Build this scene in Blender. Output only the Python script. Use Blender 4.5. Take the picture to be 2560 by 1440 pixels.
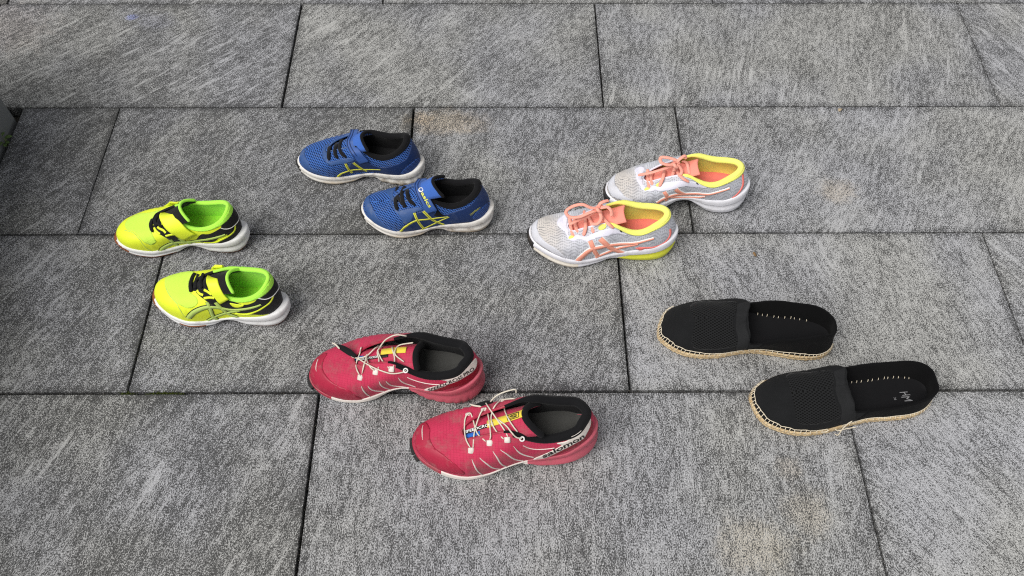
import bpy, math, random
import numpy as np
from mathutils import Matrix, Vector
from mathutils.geometry import delaunay_2d_cdt

for o in list(bpy.data.objects):
    bpy.data.objects.remove(o)
scene = bpy.context.scene
C = scene.collection
PI = math.pi
R = math.radians

# ------------------------------------------------------------------ camera
cam_d = bpy.data.cameras.new('camera')
cam_d.sensor_width = 36.0
cam_d.lens = 36.0 * 2128 / 2560
cam_d.clip_start = 0.02
cam_d.clip_end = 500
cam = bpy.data.objects.new('camera', cam_d)
C.objects.link(cam)
_r, _u, _f = (Vector((0.99998, -0.00521, 0.00297)), Vector((0.00278, 0.84132, 0.54052)), Vector((0.00532, 0.5405, -0.84132)))
cam.matrix_world = Matrix(((_r.x, _u.x, -_f.x, 0), (_r.y, _u.y, -_f.y, 0), (_r.z, _u.z, -_f.z, 1.2011), (0, 0, 0, 1)))
scene.camera = cam

# ------------------------------------------------------------------ light
SUN_EL, SUN_AZ = R(56), R(232)         # azimuth measured from +Y (away from the camera) towards +X
world = bpy.data.worlds.new('World')
scene.world = world
world.use_nodes = True
wn = world.node_tree
wn.nodes.clear()
sky = wn.nodes.new('ShaderNodeTexSky')
sky.sky_type = 'NISHITA'
sky.sun_disc = False
sky.sun_elevation = SUN_EL
sky.sun_rotation = SUN_AZ
sky.air_density = 1.0
sky.dust_density = 2.0
hs = wn.nodes.new('ShaderNodeHueSaturation')
hs.inputs['Saturation'].default_value = 0.12
bg = wn.nodes.new('ShaderNodeBackground')
bg.inputs['Strength'].default_value = 0.06
wo = wn.nodes.new('ShaderNodeOutputWorld')
wn.links.new(sky.outputs[0], hs.inputs['Color'])
wn.links.new(hs.outputs[0], bg.inputs['Color'])
wn.links.new(bg.outputs[0], wo.inputs['Surface'])
sun_d = bpy.data.lights.new('sun', 'SUN')
sun_d.energy = 1.5
sun_d.angle = R(42)
sun_d.color = (1.0, 0.97, 0.93)
sun = bpy.data.objects.new('sun', sun_d)
C.objects.link(sun)
_d = Vector((math.sin(SUN_AZ) * math.cos(SUN_EL), math.cos(SUN_AZ) * math.cos(SUN_EL), math.sin(SUN_EL)))
sun.rotation_euler = _d.to_track_quat('Z', 'Y').to_euler()
sun.location = _d * 10
scene.view_settings.view_transform = 'Standard'
scene.view_settings.look = 'None'
scene.view_settings.gamma = 1
scene.view_settings.use_curve_mapping = False
scene.view_settings.exposure = 0.92
scene.cycles.max_bounces = 5
scene.cycles.diffuse_bounces = 3
scene.cycles.glossy_bounces = 2
scene.cycles.use_adaptive_sampling = True
scene.cycles.adaptive_threshold = 0.015
scene.cycles.use_denoising = False
scene.cycles.filter_width = 1.15

# ------------------------------------------------------------------ node helpers
def srgb(*c):
    if len(c) == 1:
        h = c[0].lstrip('#')
        c = [int(h[i:i + 2], 16) for i in (0, 2, 4)]
    out = []
    for v in c:
        v /= 255.0
        out.append(v / 12.92 if v <= 0.04045 else ((v + 0.055) / 1.055) ** 2.4)
    return tuple(out) + (1.0,)

class NT:
    def __init__(s, name):
        s.m = bpy.data.materials.new(name)
        s.m.use_nodes = True
        s.t = s.m.node_tree
        s.b = s.t.nodes['Principled BSDF']
        s.b.inputs['Specular IOR Level'].default_value = 0.3
    def n(s, typ, **kw):
        nd = s.t.nodes.new('ShaderNode' + typ)
        for k, v in kw.items():
            setattr(nd, k, v)
        return nd
    def put(s, sock, v):
        if isinstance(v, bpy.types.NodeSocket):
            s.t.links.new(v, sock)
        elif v is not None:
            sock.default_value = v
    def math(s, op, a, b=None, c=None, clamp=False):
        nd = s.n('Math', operation=op, use_clamp=clamp)
        for i, v in enumerate((a, b, c)):
            s.put(nd.inputs[i], v)
        return nd.outputs[0]
    def mix(s, f, a, b, blend='MIX'):
        nd = s.n('Mix', data_type='RGBA', blend_type=blend)
        s.put(nd.inputs[0], f)
        s.put(nd.inputs[6], a)
        s.put(nd.inputs[7], b)
        return nd.outputs[2]
    def ramp(s, v, lo, hi, a=0.0, b=1.0, smooth=True):
        nd = s.n('MapRange', interpolation_type='SMOOTHSTEP' if smooth else 'LINEAR')
        s.put(nd.inputs[0], v)
        for i, q in enumerate((lo, hi, a, b)):
            nd.inputs[i + 1].default_value = q
        return nd.outputs[0]
    def coord(s, which='Object'):
        return s.n('TexCoord').outputs[which]
    def uv(s, name='fab'):
        nd = s.n('UVMap')
        nd.uv_map = name
        return nd.outputs[0]
    def xform(s, vec, scale=(1, 1, 1), rot=(0, 0, 0), loc=(0, 0, 0)):
        nd = s.n('Mapping')
        s.put(nd.inputs[0], vec)
        nd.inputs['Scale'].default_value = scale
        nd.inputs['Rotation'].default_value = rot
        s.put(nd.inputs['Location'], loc)
        return nd.outputs[0]
    def noise(s, vec, scale, detail=3, rough=0.55, dist=0.0):
        nd = s.n('TexNoise')
        s.put(nd.inputs['Vector'], vec)
        nd.inputs['Scale'].default_value = scale
        nd.inputs['Detail'].default_value = detail
        nd.inputs['Roughness'].default_value = rough
        nd.inputs['Distortion'].default_value = dist
        return nd.outputs[0]
    def bump(s, h, strength=0.3, dist=0.001, prev=None):
        nd = s.n('Bump')
        nd.inputs['Strength'].default_value = strength
        nd.inputs['Distance'].default_value = dist
        s.put(nd.inputs['Height'], h)
        if prev is not None:
            s.put(nd.inputs['Normal'], prev)
        s.t.links.new(nd.outputs[0], s.b.inputs['Normal'])
        return nd.outputs[0]
    def out(s, col=None, rough=None, sheen=None):
        s.put(s.b.inputs['Base Color'], col)
        s.put(s.b.inputs['Roughness'], rough)
        if sheen:
            s.b.inputs['Sheen Weight'].default_value = sheen
        return s.m

def cloth(name, col, rough=0.85, vary=0.12, weave=900, dirt=None, dirt_amt=0.0, bump=0.25, sheen=0.1):
    """woven or knitted cloth: faint tone changes, fine weave relief, optional dirt film"""
    k = NT(name)
    oc = k.coord()
    n = k.noise(oc, 60, 4)
    c = k.mix(k.ramp(n, 0.3, 0.7, 0, vary), col, (col[0] * 0.55, col[1] * 0.55, col[2] * 0.55, 1))
    if dirt:
        d = k.ramp(k.noise(oc, 38, 6, 0.7), 0.48, 0.72, 0, dirt_amt)
        c = k.mix(d, c, dirt)
    w = k.noise(oc, weave, 2)
    k.bump(w, bump, 0.0006)
    k.b.inputs['Specular IOR Level'].default_value = 0.12 if rough > .6 else .28
    return k.out(c, rough, sheen)

def rubber(name, col, rough=0.55, dirt=None, dirt_amt=0.0, vary=0.08, scale=45, low=0.0, low_col=None):
    """foam or rubber: smooth, scuffed, dirtier in specks and (low) along the ground edge"""
    k = NT(name)
    oc = k.coord()
    c = k.mix(k.ramp(k.noise(oc, 25, 4), 0.3, 0.7, 0, vary), col, (col[0] * 0.6, col[1] * 0.6, col[2] * 0.6, 1))
    if dirt:
        d = k.ramp(k.noise(oc, scale, 8, 0.75), 0.47, 0.75, 0, dirt_amt)
        c = k.mix(d, c, dirt)
    if low:
        sep = k.n('SeparateXYZ')
        k.put(sep.inputs[0], oc)
        h = k.math('ADD', sep.outputs[2], k.math('MULTIPLY', k.noise(oc, 55, 5, 0.7), 0.02))
        c = k.mix(k.ramp(h, 0.012, 0.024, low, 0.0), c, low_col)
    k.bump(k.noise(oc, 500, 3), 0.12, 0.0006)
    return k.out(c, rough)

# ------------------------------------------------------------------ mesh helpers
def new_obj(name, me, mats, parent=None):
    ob = bpy.data.objects.new(name, me)
    C.objects.link(ob)
    for m in (mats if isinstance(mats, (list, tuple)) else [mats]):
        me.materials.append(m)
    if parent is not None:
        ob.parent = parent
    return ob

def make_mesh(name, verts, faces, mats, parent=None, uv=None, smooth=True, midx=None):
    """verts (n,3); uv = dict name -> (n,2) per-vertex or list of per-face tuples"""
    me = bpy.data.meshes.new(name)
    me.from_pydata([tuple(map(float, v)) for v in verts], [], [tuple(map(int, f)) for f in faces])
    if smooth:
        me.polygons.foreach_set('use_smooth', [True] * len(me.polygons))
    if uv:
        li = np.empty(len(me.loops), dtype=np.int64)
        me.loops.foreach_get('vertex_index', li)
        for k, a in uv.items():
            lay = me.uv_layers.new(name=k)
            a = np.asarray(a, dtype=np.float32)
            lay.data.foreach_set('uv', a[li].ravel())
    me.update()
    ob = new_obj(name, me, mats, parent)
    if midx is not None:
        me.polygons.foreach_set('material_index', midx)
    return ob

def tag(o, label=None, cat=None, group=None, kind=None):
    if label:
        o['label'] = label
    if cat:
        o['category'] = cat
    if group:
        o['group'] = group
    if kind:
        o['kind'] = kind
    return o

def empty(name, loc, rz=0.0):
    e = bpy.data.objects.new(name, None)
    C.objects.link(e)
    e.empty_display_size = 0.02
    e.location = loc
    e.rotation_euler = (0, 0, rz)
    return e

def pspline(tk, yk, t):
    """periodic cubic spline, period 2*pi"""
    tk = np.asarray(tk, float)
    yk = np.asarray(yk, float)
    o = np.argsort(tk)
    tk, yk = tk[o], yk[o]
    n = len(tk)
    h = np.diff(np.append(tk, tk[0] + 2 * PI))
    A = np.zeros((n, n))
    b = np.zeros((n,) + yk.shape[1:])
    for i in range(n):
        hm, hp = h[i - 1], h[i]
        A[i, i - 1] += hm
        A[i, i] += 2 * (hm + hp)
        A[i, (i + 1) % n] += hp
        b[i] = 6 * ((yk[(i + 1) % n] - yk[i]) / hp - (yk[i] - yk[i - 1]) / hm)
    M = np.linalg.solve(A, b)
    tt = np.mod(np.asarray(t, float) - tk[0], 2 * PI) + tk[0]
    i = np.clip(np.searchsorted(tk, tt, side='right') - 1, 0, n - 1)
    j = (i + 1) % n
    hi = h[i]
    u = tt - tk[i]
    w = hi - u
    if yk.ndim > 1:
        u, w, hi = u[:, None], w[:, None], hi[:, None]
    return (M[i] * w ** 3 + M[j] * u ** 3) / (6 * hi) + (yk[i] / hi - M[i] * hi / 6) * w + (yk[j] / hi - M[j] * hi / 6) * u

def pchip(xk, yk, x):
    """monotone cubic interpolation"""
    xk = np.asarray(xk, float)
    yk = np.asarray(yk, float)
    h = np.diff(xk)
    d = np.diff(yk) / h
    m = np.zeros_like(yk)
    m[0], m[-1] = d[0], d[-1]
    for i in range(1, len(xk) - 1):
        if d[i - 1] * d[i] > 0:
            w1, w2 = 2 * h[i] + h[i - 1], h[i] + 2 * h[i - 1]
            m[i] = (w1 + w2) / (w1 / d[i - 1] + w2 / d[i])
    x = np.clip(np.asarray(x, float), xk[0], xk[-1])
    i = np.clip(np.searchsorted(xk, x, side='right') - 1, 0, len(h) - 1)
    t = (x - xk[i]) / h[i]
    return ((1 + 2 * t) * (1 - t) ** 2 * yk[i] + t * (1 - t) ** 2 * h[i] * m[i] + t * t * (3 - 2 * t) * yk[i + 1] + t * t * (t - 1) * h[i] * m[i + 1])

def catmull(P, n, closed=False):
    """resample a point list to n points, evenly by arc length"""
    P = np.asarray(P, float)
    if closed:
        Q = np.vstack([P[-1], P, P[0], P[1]])
    else:
        Q = np.vstack([2 * P[0] - P[1], P, 2 * P[-1] - P[-2]])
    out = []
    for i in range(1, len(Q) - 2):
        p0, p1, p2, p3 = Q[i - 1:i + 3]
        for t in np.linspace(0, 1, 24, endpoint=False):
            out.append(0.5 * (2 * p1 + (p2 - p0) * t + (2 * p0 - 5 * p1 + 4 * p2 - p3) * t * t + (3 * p1 - p0 - 3 * p2 + p3) * t ** 3))
    out.append(Q[-2])
    out = np.array(out)
    d = np.concatenate([[0], np.cumsum(np.linalg.norm(np.diff(out, axis=0), axis=1))])
    s = np.linspace(0, d[-1], n)
    return np.stack([np.interp(s, d, out[:, k]) for k in range(out.shape[1])], 1)

def unit(v):
    v = np.asarray(v, float)
    return v / (np.linalg.norm(v, axis=-1, keepdims=True) + 1e-12)

def tube_geo(P, r, seg=8, flat=1.0, up=(0, 0, 1), taper=False):
    P = np.asarray(P, float)
    n = len(P)
    T = unit(np.gradient(P, axis=0))
    up = np.asarray(up, float)
    S = unit(np.cross(T, up))
    bad = np.linalg.norm(np.cross(T, up), axis=1) < 0.15
    if bad.any():
        S[bad] = unit(np.cross(T[bad], np.array([0.3, 1, 0.1])))
    U = np.cross(S, T)
    r = np.full(n, r) if np.isscalar(r) else np.asarray(r)
    if taper:
        r = r * np.sqrt(np.clip(np.minimum(np.arange(n) + 0.3, n - 0.7 - np.arange(n)) / 2.0, 0.1, 1))
    V, F = [], []
    for i in range(n):
        for k in range(seg):
            a = 2 * PI * k / seg
            V.append(P[i] + r[i] * (math.cos(a) * S[i] + flat * math.sin(a) * U[i]))
    for i in range(n - 1):
        for k in range(seg):
            F.append((i * seg + k, i * seg + (k + 1) % seg, (i + 1) * seg + (k + 1) % seg, (i + 1) * seg + k))
    F.append(tuple(range(seg))[::-1])
    F.append(tuple((n - 1) * seg + k for k in range(seg)))
    return V, F

def tube(name, P, r, mat, parent, n=40, seg=8, flat=1.0, up=(0, 0, 1), raw=False, taper=True):
    Q = P if raw else catmull(P, n)
    V, F = tube_geo(Q, r, seg, flat, up, taper)
    return make_mesh(name, V, F, mat, parent)

def join_geo(parts):
    V, F = [], []
    for v, f in parts:
        o = len(V)
        V += list(v)
        F += [tuple(i + o for i in q) for q in f]
    return V, F

def sheet_geo(G, thick, Nrm=None):
    """solid slab from a grid of points G (a,b,3): top face = G, bottom = G - n*thick, closed sides"""
    a, b = G.shape[:2]
    if Nrm is None:
        Nrm = grid_normals(G)
    top = G.reshape(-1, 3)
    th = thick if np.isscalar(thick) else np.asarray(thick).reshape(-1, 1)
    bot = (G - 0).reshape(-1, 3) - Nrm.reshape(-1, 3) * th
    V = list(top) + list(bot)
    F = []
    o = a * b
    for i in range(a - 1):
        for j in range(b - 1):
            q = (i * b + j, i * b + j + 1, (i + 1) * b + j + 1, (i + 1) * b + j)
            F.append(q)
            F.append(tuple(o + x for x in q[::-1]))
    edge = [i * b for i in range(a)] + [(a - 1) * b + j for j in range(1, b)] + [i * b + b - 1 for i in range(a - 2, -1, -1)] + [j for j in range(b - 2, 0, -1)]
    for k in range(len(edge)):
        p, q = edge[k], edge[(k + 1) % len(edge)]
        F.append((p, q, q + o, p + o))
    return V, F

def grid_normals(G):
    du = np.gradient(G, axis=0)
    dv = np.gradient(G, axis=1)
    return unit(np.cross(dv, du))

_glyph = {}
def text_geo(s, bold=0.0):
    """letter outlines as a flat mesh; returns verts scaled so that the string spans 0..1 by 0..1"""
    if (s, bold) in _glyph:
        return _glyph[(s, bold)]
    cu = bpy.data.curves.new('lettering', 'FONT')
    cu.body = s
    cu.resolution_u = 3
    cu.offset = bold
    ob = bpy.data.objects.new('lettering', cu)
    C.objects.link(ob)
    dg = bpy.context.evaluated_depsgraph_get()
    me = ob.evaluated_get(dg).to_mesh()
    V = np.array([v.co[:2] for v in me.vertices])
    F = [tuple(p.vertices) for p in me.polygons]
    ob.evaluated_get(dg).to_mesh_clear()
    bpy.data.objects.remove(ob)
    bpy.data.curves.remove(cu)
    V = V - V.min(0)
    V = V / V.max(0)
    _glyph[(s, bold)] = (V, F)
    return V, F

# ------------------------------------------------------------------ shoe builder
def _phi(x):
    return np.arccos(np.clip(2 * np.asarray(x, float) - 1, -1, 1))

class Shoe:
    """A lasted shoe. phi runs from the heel centre along the side facing -Y to the toe and back along +Y.
    Local frame: toe at -X, heel at +X, ground at z = 0. The upper is a surface S(s, t): s around the shoe, t from the sole edge up to the topline."""
    N, M = 240, 44

    def __init__(self, root, P, viewer):
        self.root, self.P, self.viewer = root, P, viewer
        self.L = L = P['L']
        N, M = self.N, self.M
        self.phi = phi = np.arange(N) * 2 * PI / N
        self.xs = (1 + np.cos(phi)) / 2
        near, far = (P['lat'], P['med']) if viewer == 'lat' else (P['med'], P['lat'])
        sg = 1 if viewer == 'lat' else -1
        tk, yk = [0.0, PI], [0.0, sg * P.get('toe_off', 0.03)]
        for x, w in near:
            tk.append(float(_phi(x))); yk.append(-w)
        for x, w in far:
            tk.append(2 * PI - float(_phi(x))); yk.append(w)
        y = pspline(tk, np.array(yk), phi) * L
        self.ox = self.xs * L - L / 2
        self.oy = y
        tx, ty = np.roll(self.ox, -1) - np.roll(self.ox, 1), np.roll(y, -1) - np.roll(y, 1)
        ln = np.hypot(tx, ty)
        self.nx, self.ny = -ty / ln, tx / ln            # outward
        if (self.nx[0] < 0):
            self.nx, self.ny = -self.nx, -self.ny
        self.nearside = phi <= PI
        xz, zz = zip(*P['ztop'])
        self.ztop = pchip(xz, zz, self.xs)
        xz, zz = zip(*P['zbot'])
        self.zbot = pchip(xz, zz, self.xs)
        hs_ = np.clip((self.xs - .80) / .2, 0, 1)
        self.ins = ins = P.get('inset', 0.004) + P.get('heel_in', 0.0) * hs_ * hs_ * (3 - 2 * hs_)
        B = np.stack([self.ox - self.nx * ins, self.oy - self.ny * ins, self.ztop - 0.003], 1)
        # topline and directions
        tk, tv, dv = [], [], []
        for row in P['top']:
            xs_, xt, yn, yf, zn, zf = row[:6]
            d = row[6]
            if xs_ in (0, 1):
                tk.append(0.0 if xs_ == 1 else PI)
                tv.append((xt * L - L / 2, sg * yn * L, zn)); dv.append((d[0], 0, d[2]))
            else:
                tk += [float(_phi(xs_)), 2 * PI - float(_phi(xs_))]
                tv += [(xt * L - L / 2, -yn * L, zn), (xt * L - L / 2, yf * L, zf)]
                dv += [(d[0], d[1], d[2]), (d[0], -d[1], d[2])]
        T = pspline(tk, np.array(tv), phi)
        D = unit(pspline(tk, unit(np.array(dv)), phi))
        lean = pchip(*zip(*P['lean']), self.xs)
        ka = pchip(*zip(*P['ka']), self.xs)
        kb = pchip(*zip(*P['kb']), self.xs)
        U = unit(np.stack([self.nx * lean, self.ny * lean, np.ones(N)], 1))
        ch = np.linalg.norm(T - B, axis=1)
        c1 = B + U * (ka * ch)[:, None]
        c2 = T - D * (kb * ch)[:, None]
        t = np.linspace(0, 1, M)[None, :, None]
        G = (1 - t) ** 3 * B[:, None] + 3 * (1 - t) ** 2 * t * c1[:, None] + 3 * (1 - t) * t * t * c2[:, None] + t ** 3 * T[:, None]
        self.G = G
        self._norm()
        if 'disp' in P:
            self.G = self.G + self.Nn * P['disp'](self)[..., None]
            self._norm()
        self.T, self.D = self.G[:, -1], D
        Gx, Gy, Gz = self.G[..., 0], self.G[..., 1], self.G[..., 2]
        sgn = np.where(self.nearside, -1, 1)[:, None]
        self.fab = np.stack([Gx, sgn * (np.abs(Gy) + np.maximum(0, 0.1 - Gz) * 0.9)], -1)

    def _norm(self):
        G = self.G
        du = np.roll(G, -1, 0) - np.roll(G, 1, 0)
        dv = np.gradient(G, axis=1)
        n = unit(np.cross(dv, du))
        cen = np.array([0, 0, 0.03])
        if (n[0, self.M // 4] @ np.array([1, 0, 0])) < 0:
            n = -n
        self.Nn = n

    # ---- surface lookup
    def ev(self, s, t):
        s = np.mod(np.asarray(s, float), 1) * self.N
        t = np.clip(np.asarray(t, float), 0, 1) * (self.M - 1)
        i = np.floor(s).astype(int) % self.N
        j = np.clip(np.floor(t).astype(int), 0, self.M - 2)
        a, b = (s - np.floor(s))[..., None], (t - j)[..., None]
        i2 = (i + 1) % self.N
        def lerp(A):
            return (1 - a) * ((1 - b) * A[i, j] + b * A[i, j + 1]) + a * ((1 - b) * A[i2, j] + b * A[i2, j + 1])
        return lerp(self.G), unit(lerp(self.Nn)), lerp(self.fab)

    # ---- parts
    def grid_part(self, name, G, cols, mat, midx=None, wrap=True, flip=False, uvs=None, parent=None):
        n, m = G.shape[:2]
        F, mi = [], []
        for i in range(n if wrap else n - 1):
            i2 = (i + 1) % n
            for j in range(m - 1):
                f = (i * m + j, i2 * m + j, i2 * m + j + 1, i * m + j + 1)
                F.append(f[::-1] if flip else f)
                if midx is not None:
                    mi.append(int(midx(i, j)))
        return make_mesh(name, G.reshape(-1, 3), F, mat, parent or self.root, uv=uvs, midx=mi if midx is not None else None)

    def upper(self, mat, name='upper'):
        st = np.stack(np.meshgrid(np.arange(self.N) / self.N, np.linspace(0, 1, self.M), indexing='ij'), -1).reshape(-1, 2)
        self.up = self.grid_part(name, self.G, None, mat, flip=True, uvs={'fab': self.fab.reshape(-1, 2), 'st': st})
        return self.up

    def lining(self, mat, mat_throat=None, throat_x=0.5, name='collar_lining'):
        P, N = self.P, self.N
        r = pchip(*zip(*P['rim']), self.xs)
        Tt = np.roll(self.T, -1, 0) - np.roll(self.T, 1, 0)
        n = unit(np.cross(Tt, self.D))
        c = self.T.mean(0)
        if ((self.T[0] - c) @ n[0]) < 0:
            n = -n
        rows = []
        Ce = self.T - n * r[:, None]
        for a in np.radians([-50, -25, 0, 25, 50, 75, 100, 125, 150, 175]):
            rr = (r + 0.0005)[:, None]
            rows.append(Ce + rr * (math.cos(a) * n + math.sin(a) * self.D))
        nrim = len(rows)
        for t in np.linspace(0.95, 0.04, 16):
            g, nn, _ = self.ev(np.arange(N) / N, np.full(N, t))
            th = 2 * r * t ** 3 + 0.0045 * (1 - t ** 3)
            rows.append(g - nn * th[:, None])
        G = np.stack(rows, 1)
        self.linG = G
        xt = (self.T[:, 0] + self.L / 2) / self.L
        mats = [mat, mat_throat or mat]
        return self.grid_part(name, G, None, mats, midx=lambda i, j: 1 if (xt[i] < throat_x and j < nrim + 1) else 0, flip=True)

    def insole(self, mat, level):
        """footbed filling the shoe at the given height above the ground"""
        N = self.N
        base = np.zeros((N, 3))
        for i in range(N):
            col = self.linG[i, 9:]
            lv = level + 0.010 * max(0, 0.45 - self.xs[i]) * -1.6
            lv = max(lv, col[-1][2] + 0.0005)
            k = len(col) - 2
            for j in range(len(col) - 1, 0, -1):
                if col[j - 1][2] >= lv:
                    k = j - 1
                    break
            p, q = col[k], col[k + 1]
            w = np.clip((p[2] - lv) / max(p[2] - q[2], 1e-6), 0, 1)
            base[i] = p * (1 - w) + q * w
        m = 13
        V, F = [], []
        hN = N // 2
        for i in range(hN + 1):
            p, q = base[i], base[(N - i) % N]
            for k in range(m):
                w = k / (m - 1)
                v = p * (1 - w) + q * w
                v[2] += 0.0005 - 0.003 * math.sin(PI * w)
                V.append(v)
        for i in range(hN):
            for k in range(m - 1):
                F.append((i * m + k, (i + 1) * m + k, (i + 1) * m + k + 1, i * m + k + 1))
        self.insG = np.array(V).reshape(hN + 1, m, 3)
        return make_mesh('insole', V, F, mat, self.root)

    def sole(self, parts, profile, rows=14, groove=None, cap_mat=None):
        """rings from the ground edge (f=0) to the lip (f=1); parts: list of (name, mat, test(s, f, x)) tried in order"""
        N = self.N
        fs = list(np.linspace(0, 1, rows))
        pf, po = zip(*profile)
        Rg = []
        for f in fs:
            off = np.interp(f, pf, po) * np.ones(N)
            if 'waist' in self.P:
                w = pchip(*zip(*self.P['waist']), self.xs)
                off = off - w * (1 - f) ** 1.5
            z = self.zbot + (self.ztop - self.zbot) * f
            if groove is not None:
                off = off + groove(self, f)
            Rg.append(np.stack([self.ox + self.nx * off, self.oy + self.ny * off, z], 1))
        last = Rg[-1]
        Rg.append(np.stack([self.ox - self.nx * (self.ins + .006), self.oy - self.ny * (self.ins + .006), self.ztop + 0.0005], 1))
        G = np.stack(Rg, 1)
        self.soleG = G
        fs2 = fs + [1.05]
        m = G.shape[1]
        lists = [[] for _ in parts]
        for i in range(N):
            i2 = (i + 1) % N
            for j in range(m - 1):
                s, f = (i + 0.5) / N, (fs2[j] + fs2[j + 1]) / 2
                for k, (nm, mt, test) in enumerate(parts):
                    if test(s, f, self.xs[i]):
                        lists[k].append((i * m + j, i * m + j + 1, i2 * m + j + 1, i2 * m + j))
                        break
        V = G.reshape(-1, 3)
        obs = []
        for (nm, mt, _), F in zip(parts, lists):
            if not F:
                continue
            used = sorted({q for f in F for q in f})
            mp = {q: a for a, q in enumerate(used)}
            obs.append(make_mesh(nm, V[used], [tuple(mp[q] for q in f) for f in F], mt, self.root))
        # tread: underside sheet with a thin edge
        hN = N // 2
        VV, FF = [], []
        for i in range(hN + 1):
            p, q = G[i, 0], G[(N - i) % N, 0]
            for k in range(7):
                w = k / 6
                VV.append(p * (1 - w) + q * w)
        for i in range(hN):
            for k in range(6):
                FF.append((i * 7 + k, i * 7 + k + 1, (i + 1) * 7 + k + 1, (i + 1) * 7 + k))
        make_mesh('tread', VV, FF, cap_mat or parts[0][1], self.root)
        return obs

    def tongue(self, ctrl, mat, thick=0.005, yoff=0.0, edge_mat=None, name='tongue', nb=15, ec=0.0):
        """ctrl rows: x/L, z, half width, sag at the edges"""
        c = np.array(ctrl, float)
        a = np.linspace(0, 1, 40)
        k = np.linspace(0, 1, len(c))
        ctr = catmull(c, 40)
        G = np.zeros((40, nb, 3))
        for i in range(40):
            x, z, hw, sag = ctr[i]
            for j in range(nb):
                b = 2 * j / (nb - 1) - 1
                G[i, j] = ((x + ec * b * b * (i / 39) ** 3) * self.L - self.L / 2, b * hw + yoff, z - sag * abs(b) ** 2.2)
        self.tonG = G
        Nn = grid_normals(G)
        if Nn[20, nb // 2, 2] < 0:
            Nn = -Nn
        self.tonN = Nn
        th = np.full((40, nb), thick)
        V, F = sheet_geo(G, th, Nn)
        uv = np.array(V)[:, :2]
        return make_mesh(name, V, F, mat, self.root, uv={'fab': uv})

    def ton(self, a, b, off=0.0):
        """point on the tongue: a 0..1 along, b -1..1 across"""
        n, m = self.tonG.shape[:2]
        u, v = np.clip(a, 0, 1) * (n - 1), (np.clip(b, -1, 1) + 1) / 2 * (m - 1)
        i, j = min(int(u), n - 2), min(int(v), m - 2)
        fu, fv = u - i, v - j
        def l(A):
            return (1 - fu) * ((1 - fv) * A[i, j] + fv * A[i, j + 1]) + fu * ((1 - fv) * A[i + 1, j] + fv * A[i + 1, j + 1])
        return l(self.tonG) + unit(l(self.tonN)) * off

    def poly(self, name, pts, mat, off=0.0007, smooth=True, parent=None, step=0.0035, n=None):
        """raised panel on the upper; pts in (s, t)"""
        pts = np.array(pts, float)
        sc = np.array([0.75 * self.L / 0.3 * 0.9, 0.085])
        if smooth:
            q = catmull(pts * sc, n or max(40, len(pts) * 6), closed=True)[:-1]
        else:
            q = []
            for i in range(len(pts)):
                a, b = pts[i] * sc, pts[(i + 1) % len(pts)] * sc
                k = max(1, int(np.linalg.norm(b - a) / step))
                q += [a + (b - a) * w / k for w in range(k)]
            q = np.array(q)
        nb = len(q)
        lo, hi = q.min(0), q.max(0)
        inner = []
        X, Y = q[:, 0], q[:, 1]
        for gx in np.arange(lo[0] + step / 2, hi[0], step):
            for gy in np.arange(lo[1] + step / 2, hi[1], step):
                X2, Y2 = np.roll(X, -1), np.roll(Y, -1)
                cr = ((Y > gy) != (Y2 > gy)) & (gx < (X2 - X) * (gy - Y) / (Y2 - Y + 1e-15) + X)
                if cr.sum() % 2 and np.min((X - gx) ** 2 + (Y - gy) ** 2) > (0.4 * step) ** 2:
                    inner.append((gx, gy))
        allp = [Vector(p) for p in q] + [Vector(p) for p in inner]
        vo, eo, fo, orig, _, _ = delaunay_2d_cdt(allp, [], [list(range(nb))], 1, 1e-7)
        vo = np.array([tuple(v) for v in vo])
        isb = np.array([any(k < nb for k in o) if o else True for o in orig])
        g, nn, fb = self.ev(vo[:, 0] / sc[0], vo[:, 1] / sc[1])
        V = list(g + nn * off)
        fab = list(fb)
        F = [tuple(f) for f in fo]
        # skirt down to the surface
        cnt = {}
        for f in F:
            for a, b in zip(f, f[1:] + f[:1]):
                cnt[(a, b)] = cnt.get((a, b), 0) + 1
        low = {}
        for (a, b) in list(cnt):
            if (b, a) not in cnt:
                for v in (a, b):
                    if v not in low:
                        low[v] = len(V)
                        V.append(g[v] - nn[v] * 0.0004)
                        fab.append(fb[v])
                F.append((b, a, low[a], low[b]))
        if len(F) and len(fo):
            f = fo[0]
            e = np.cross(g[f[1]] - g[f[0]], g[f[2]] - g[f[0]])
            if e @ nn[f[0]] < 0:
                F = [x[::-1] for x in F]
        return make_mesh(name, V, F, mat, parent or self.root, uv={'fab': np.array(fab)})

    def stroke(self, name, pts, width, mat, off=0.0009, parent=None, n=None, dome=0.06):
        """raised stripe along a path of (s, t); width scalar or list along the path"""
        pts = np.array(pts, float)
        sc = np.array([0.7 * self.L / 0.3 * 0.9, 0.085])
        n = n or max(12, len(pts) * 6)
        q = catmull(pts * sc, n) / sc
        g, nn, fb = self.ev(q[:, 0], q[:, 1])
        T = unit(np.gradient(g, axis=0))
        S = unit(np.cross(nn, T))
        w = np.full(n, width) if np.isscalar(width) else np.interp(np.linspace(0, 1, n), np.linspace(0, 1, len(width)), width)
        rows = []
        for k, h in ((-1, -0.4), (-0.9, 0.85), (0, 1 + dome), (0.9, 0.85), (1, -0.4)):
            rows.append(g + S * (w * k / 2)[:, None] + nn * (off * h))
        V = np.stack(rows, 1).reshape(-1, 3)
        F = []
        for i in range(n - 1):
            for j in range(4):
                F.append((i * 5 + j, (i + 1) * 5 + j, (i + 1) * 5 + j + 1, i * 5 + j + 1))
        return make_mesh(name, V, F, mat, parent or self.root, uv={'fab': np.repeat(fb, 5, axis=0)})

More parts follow.
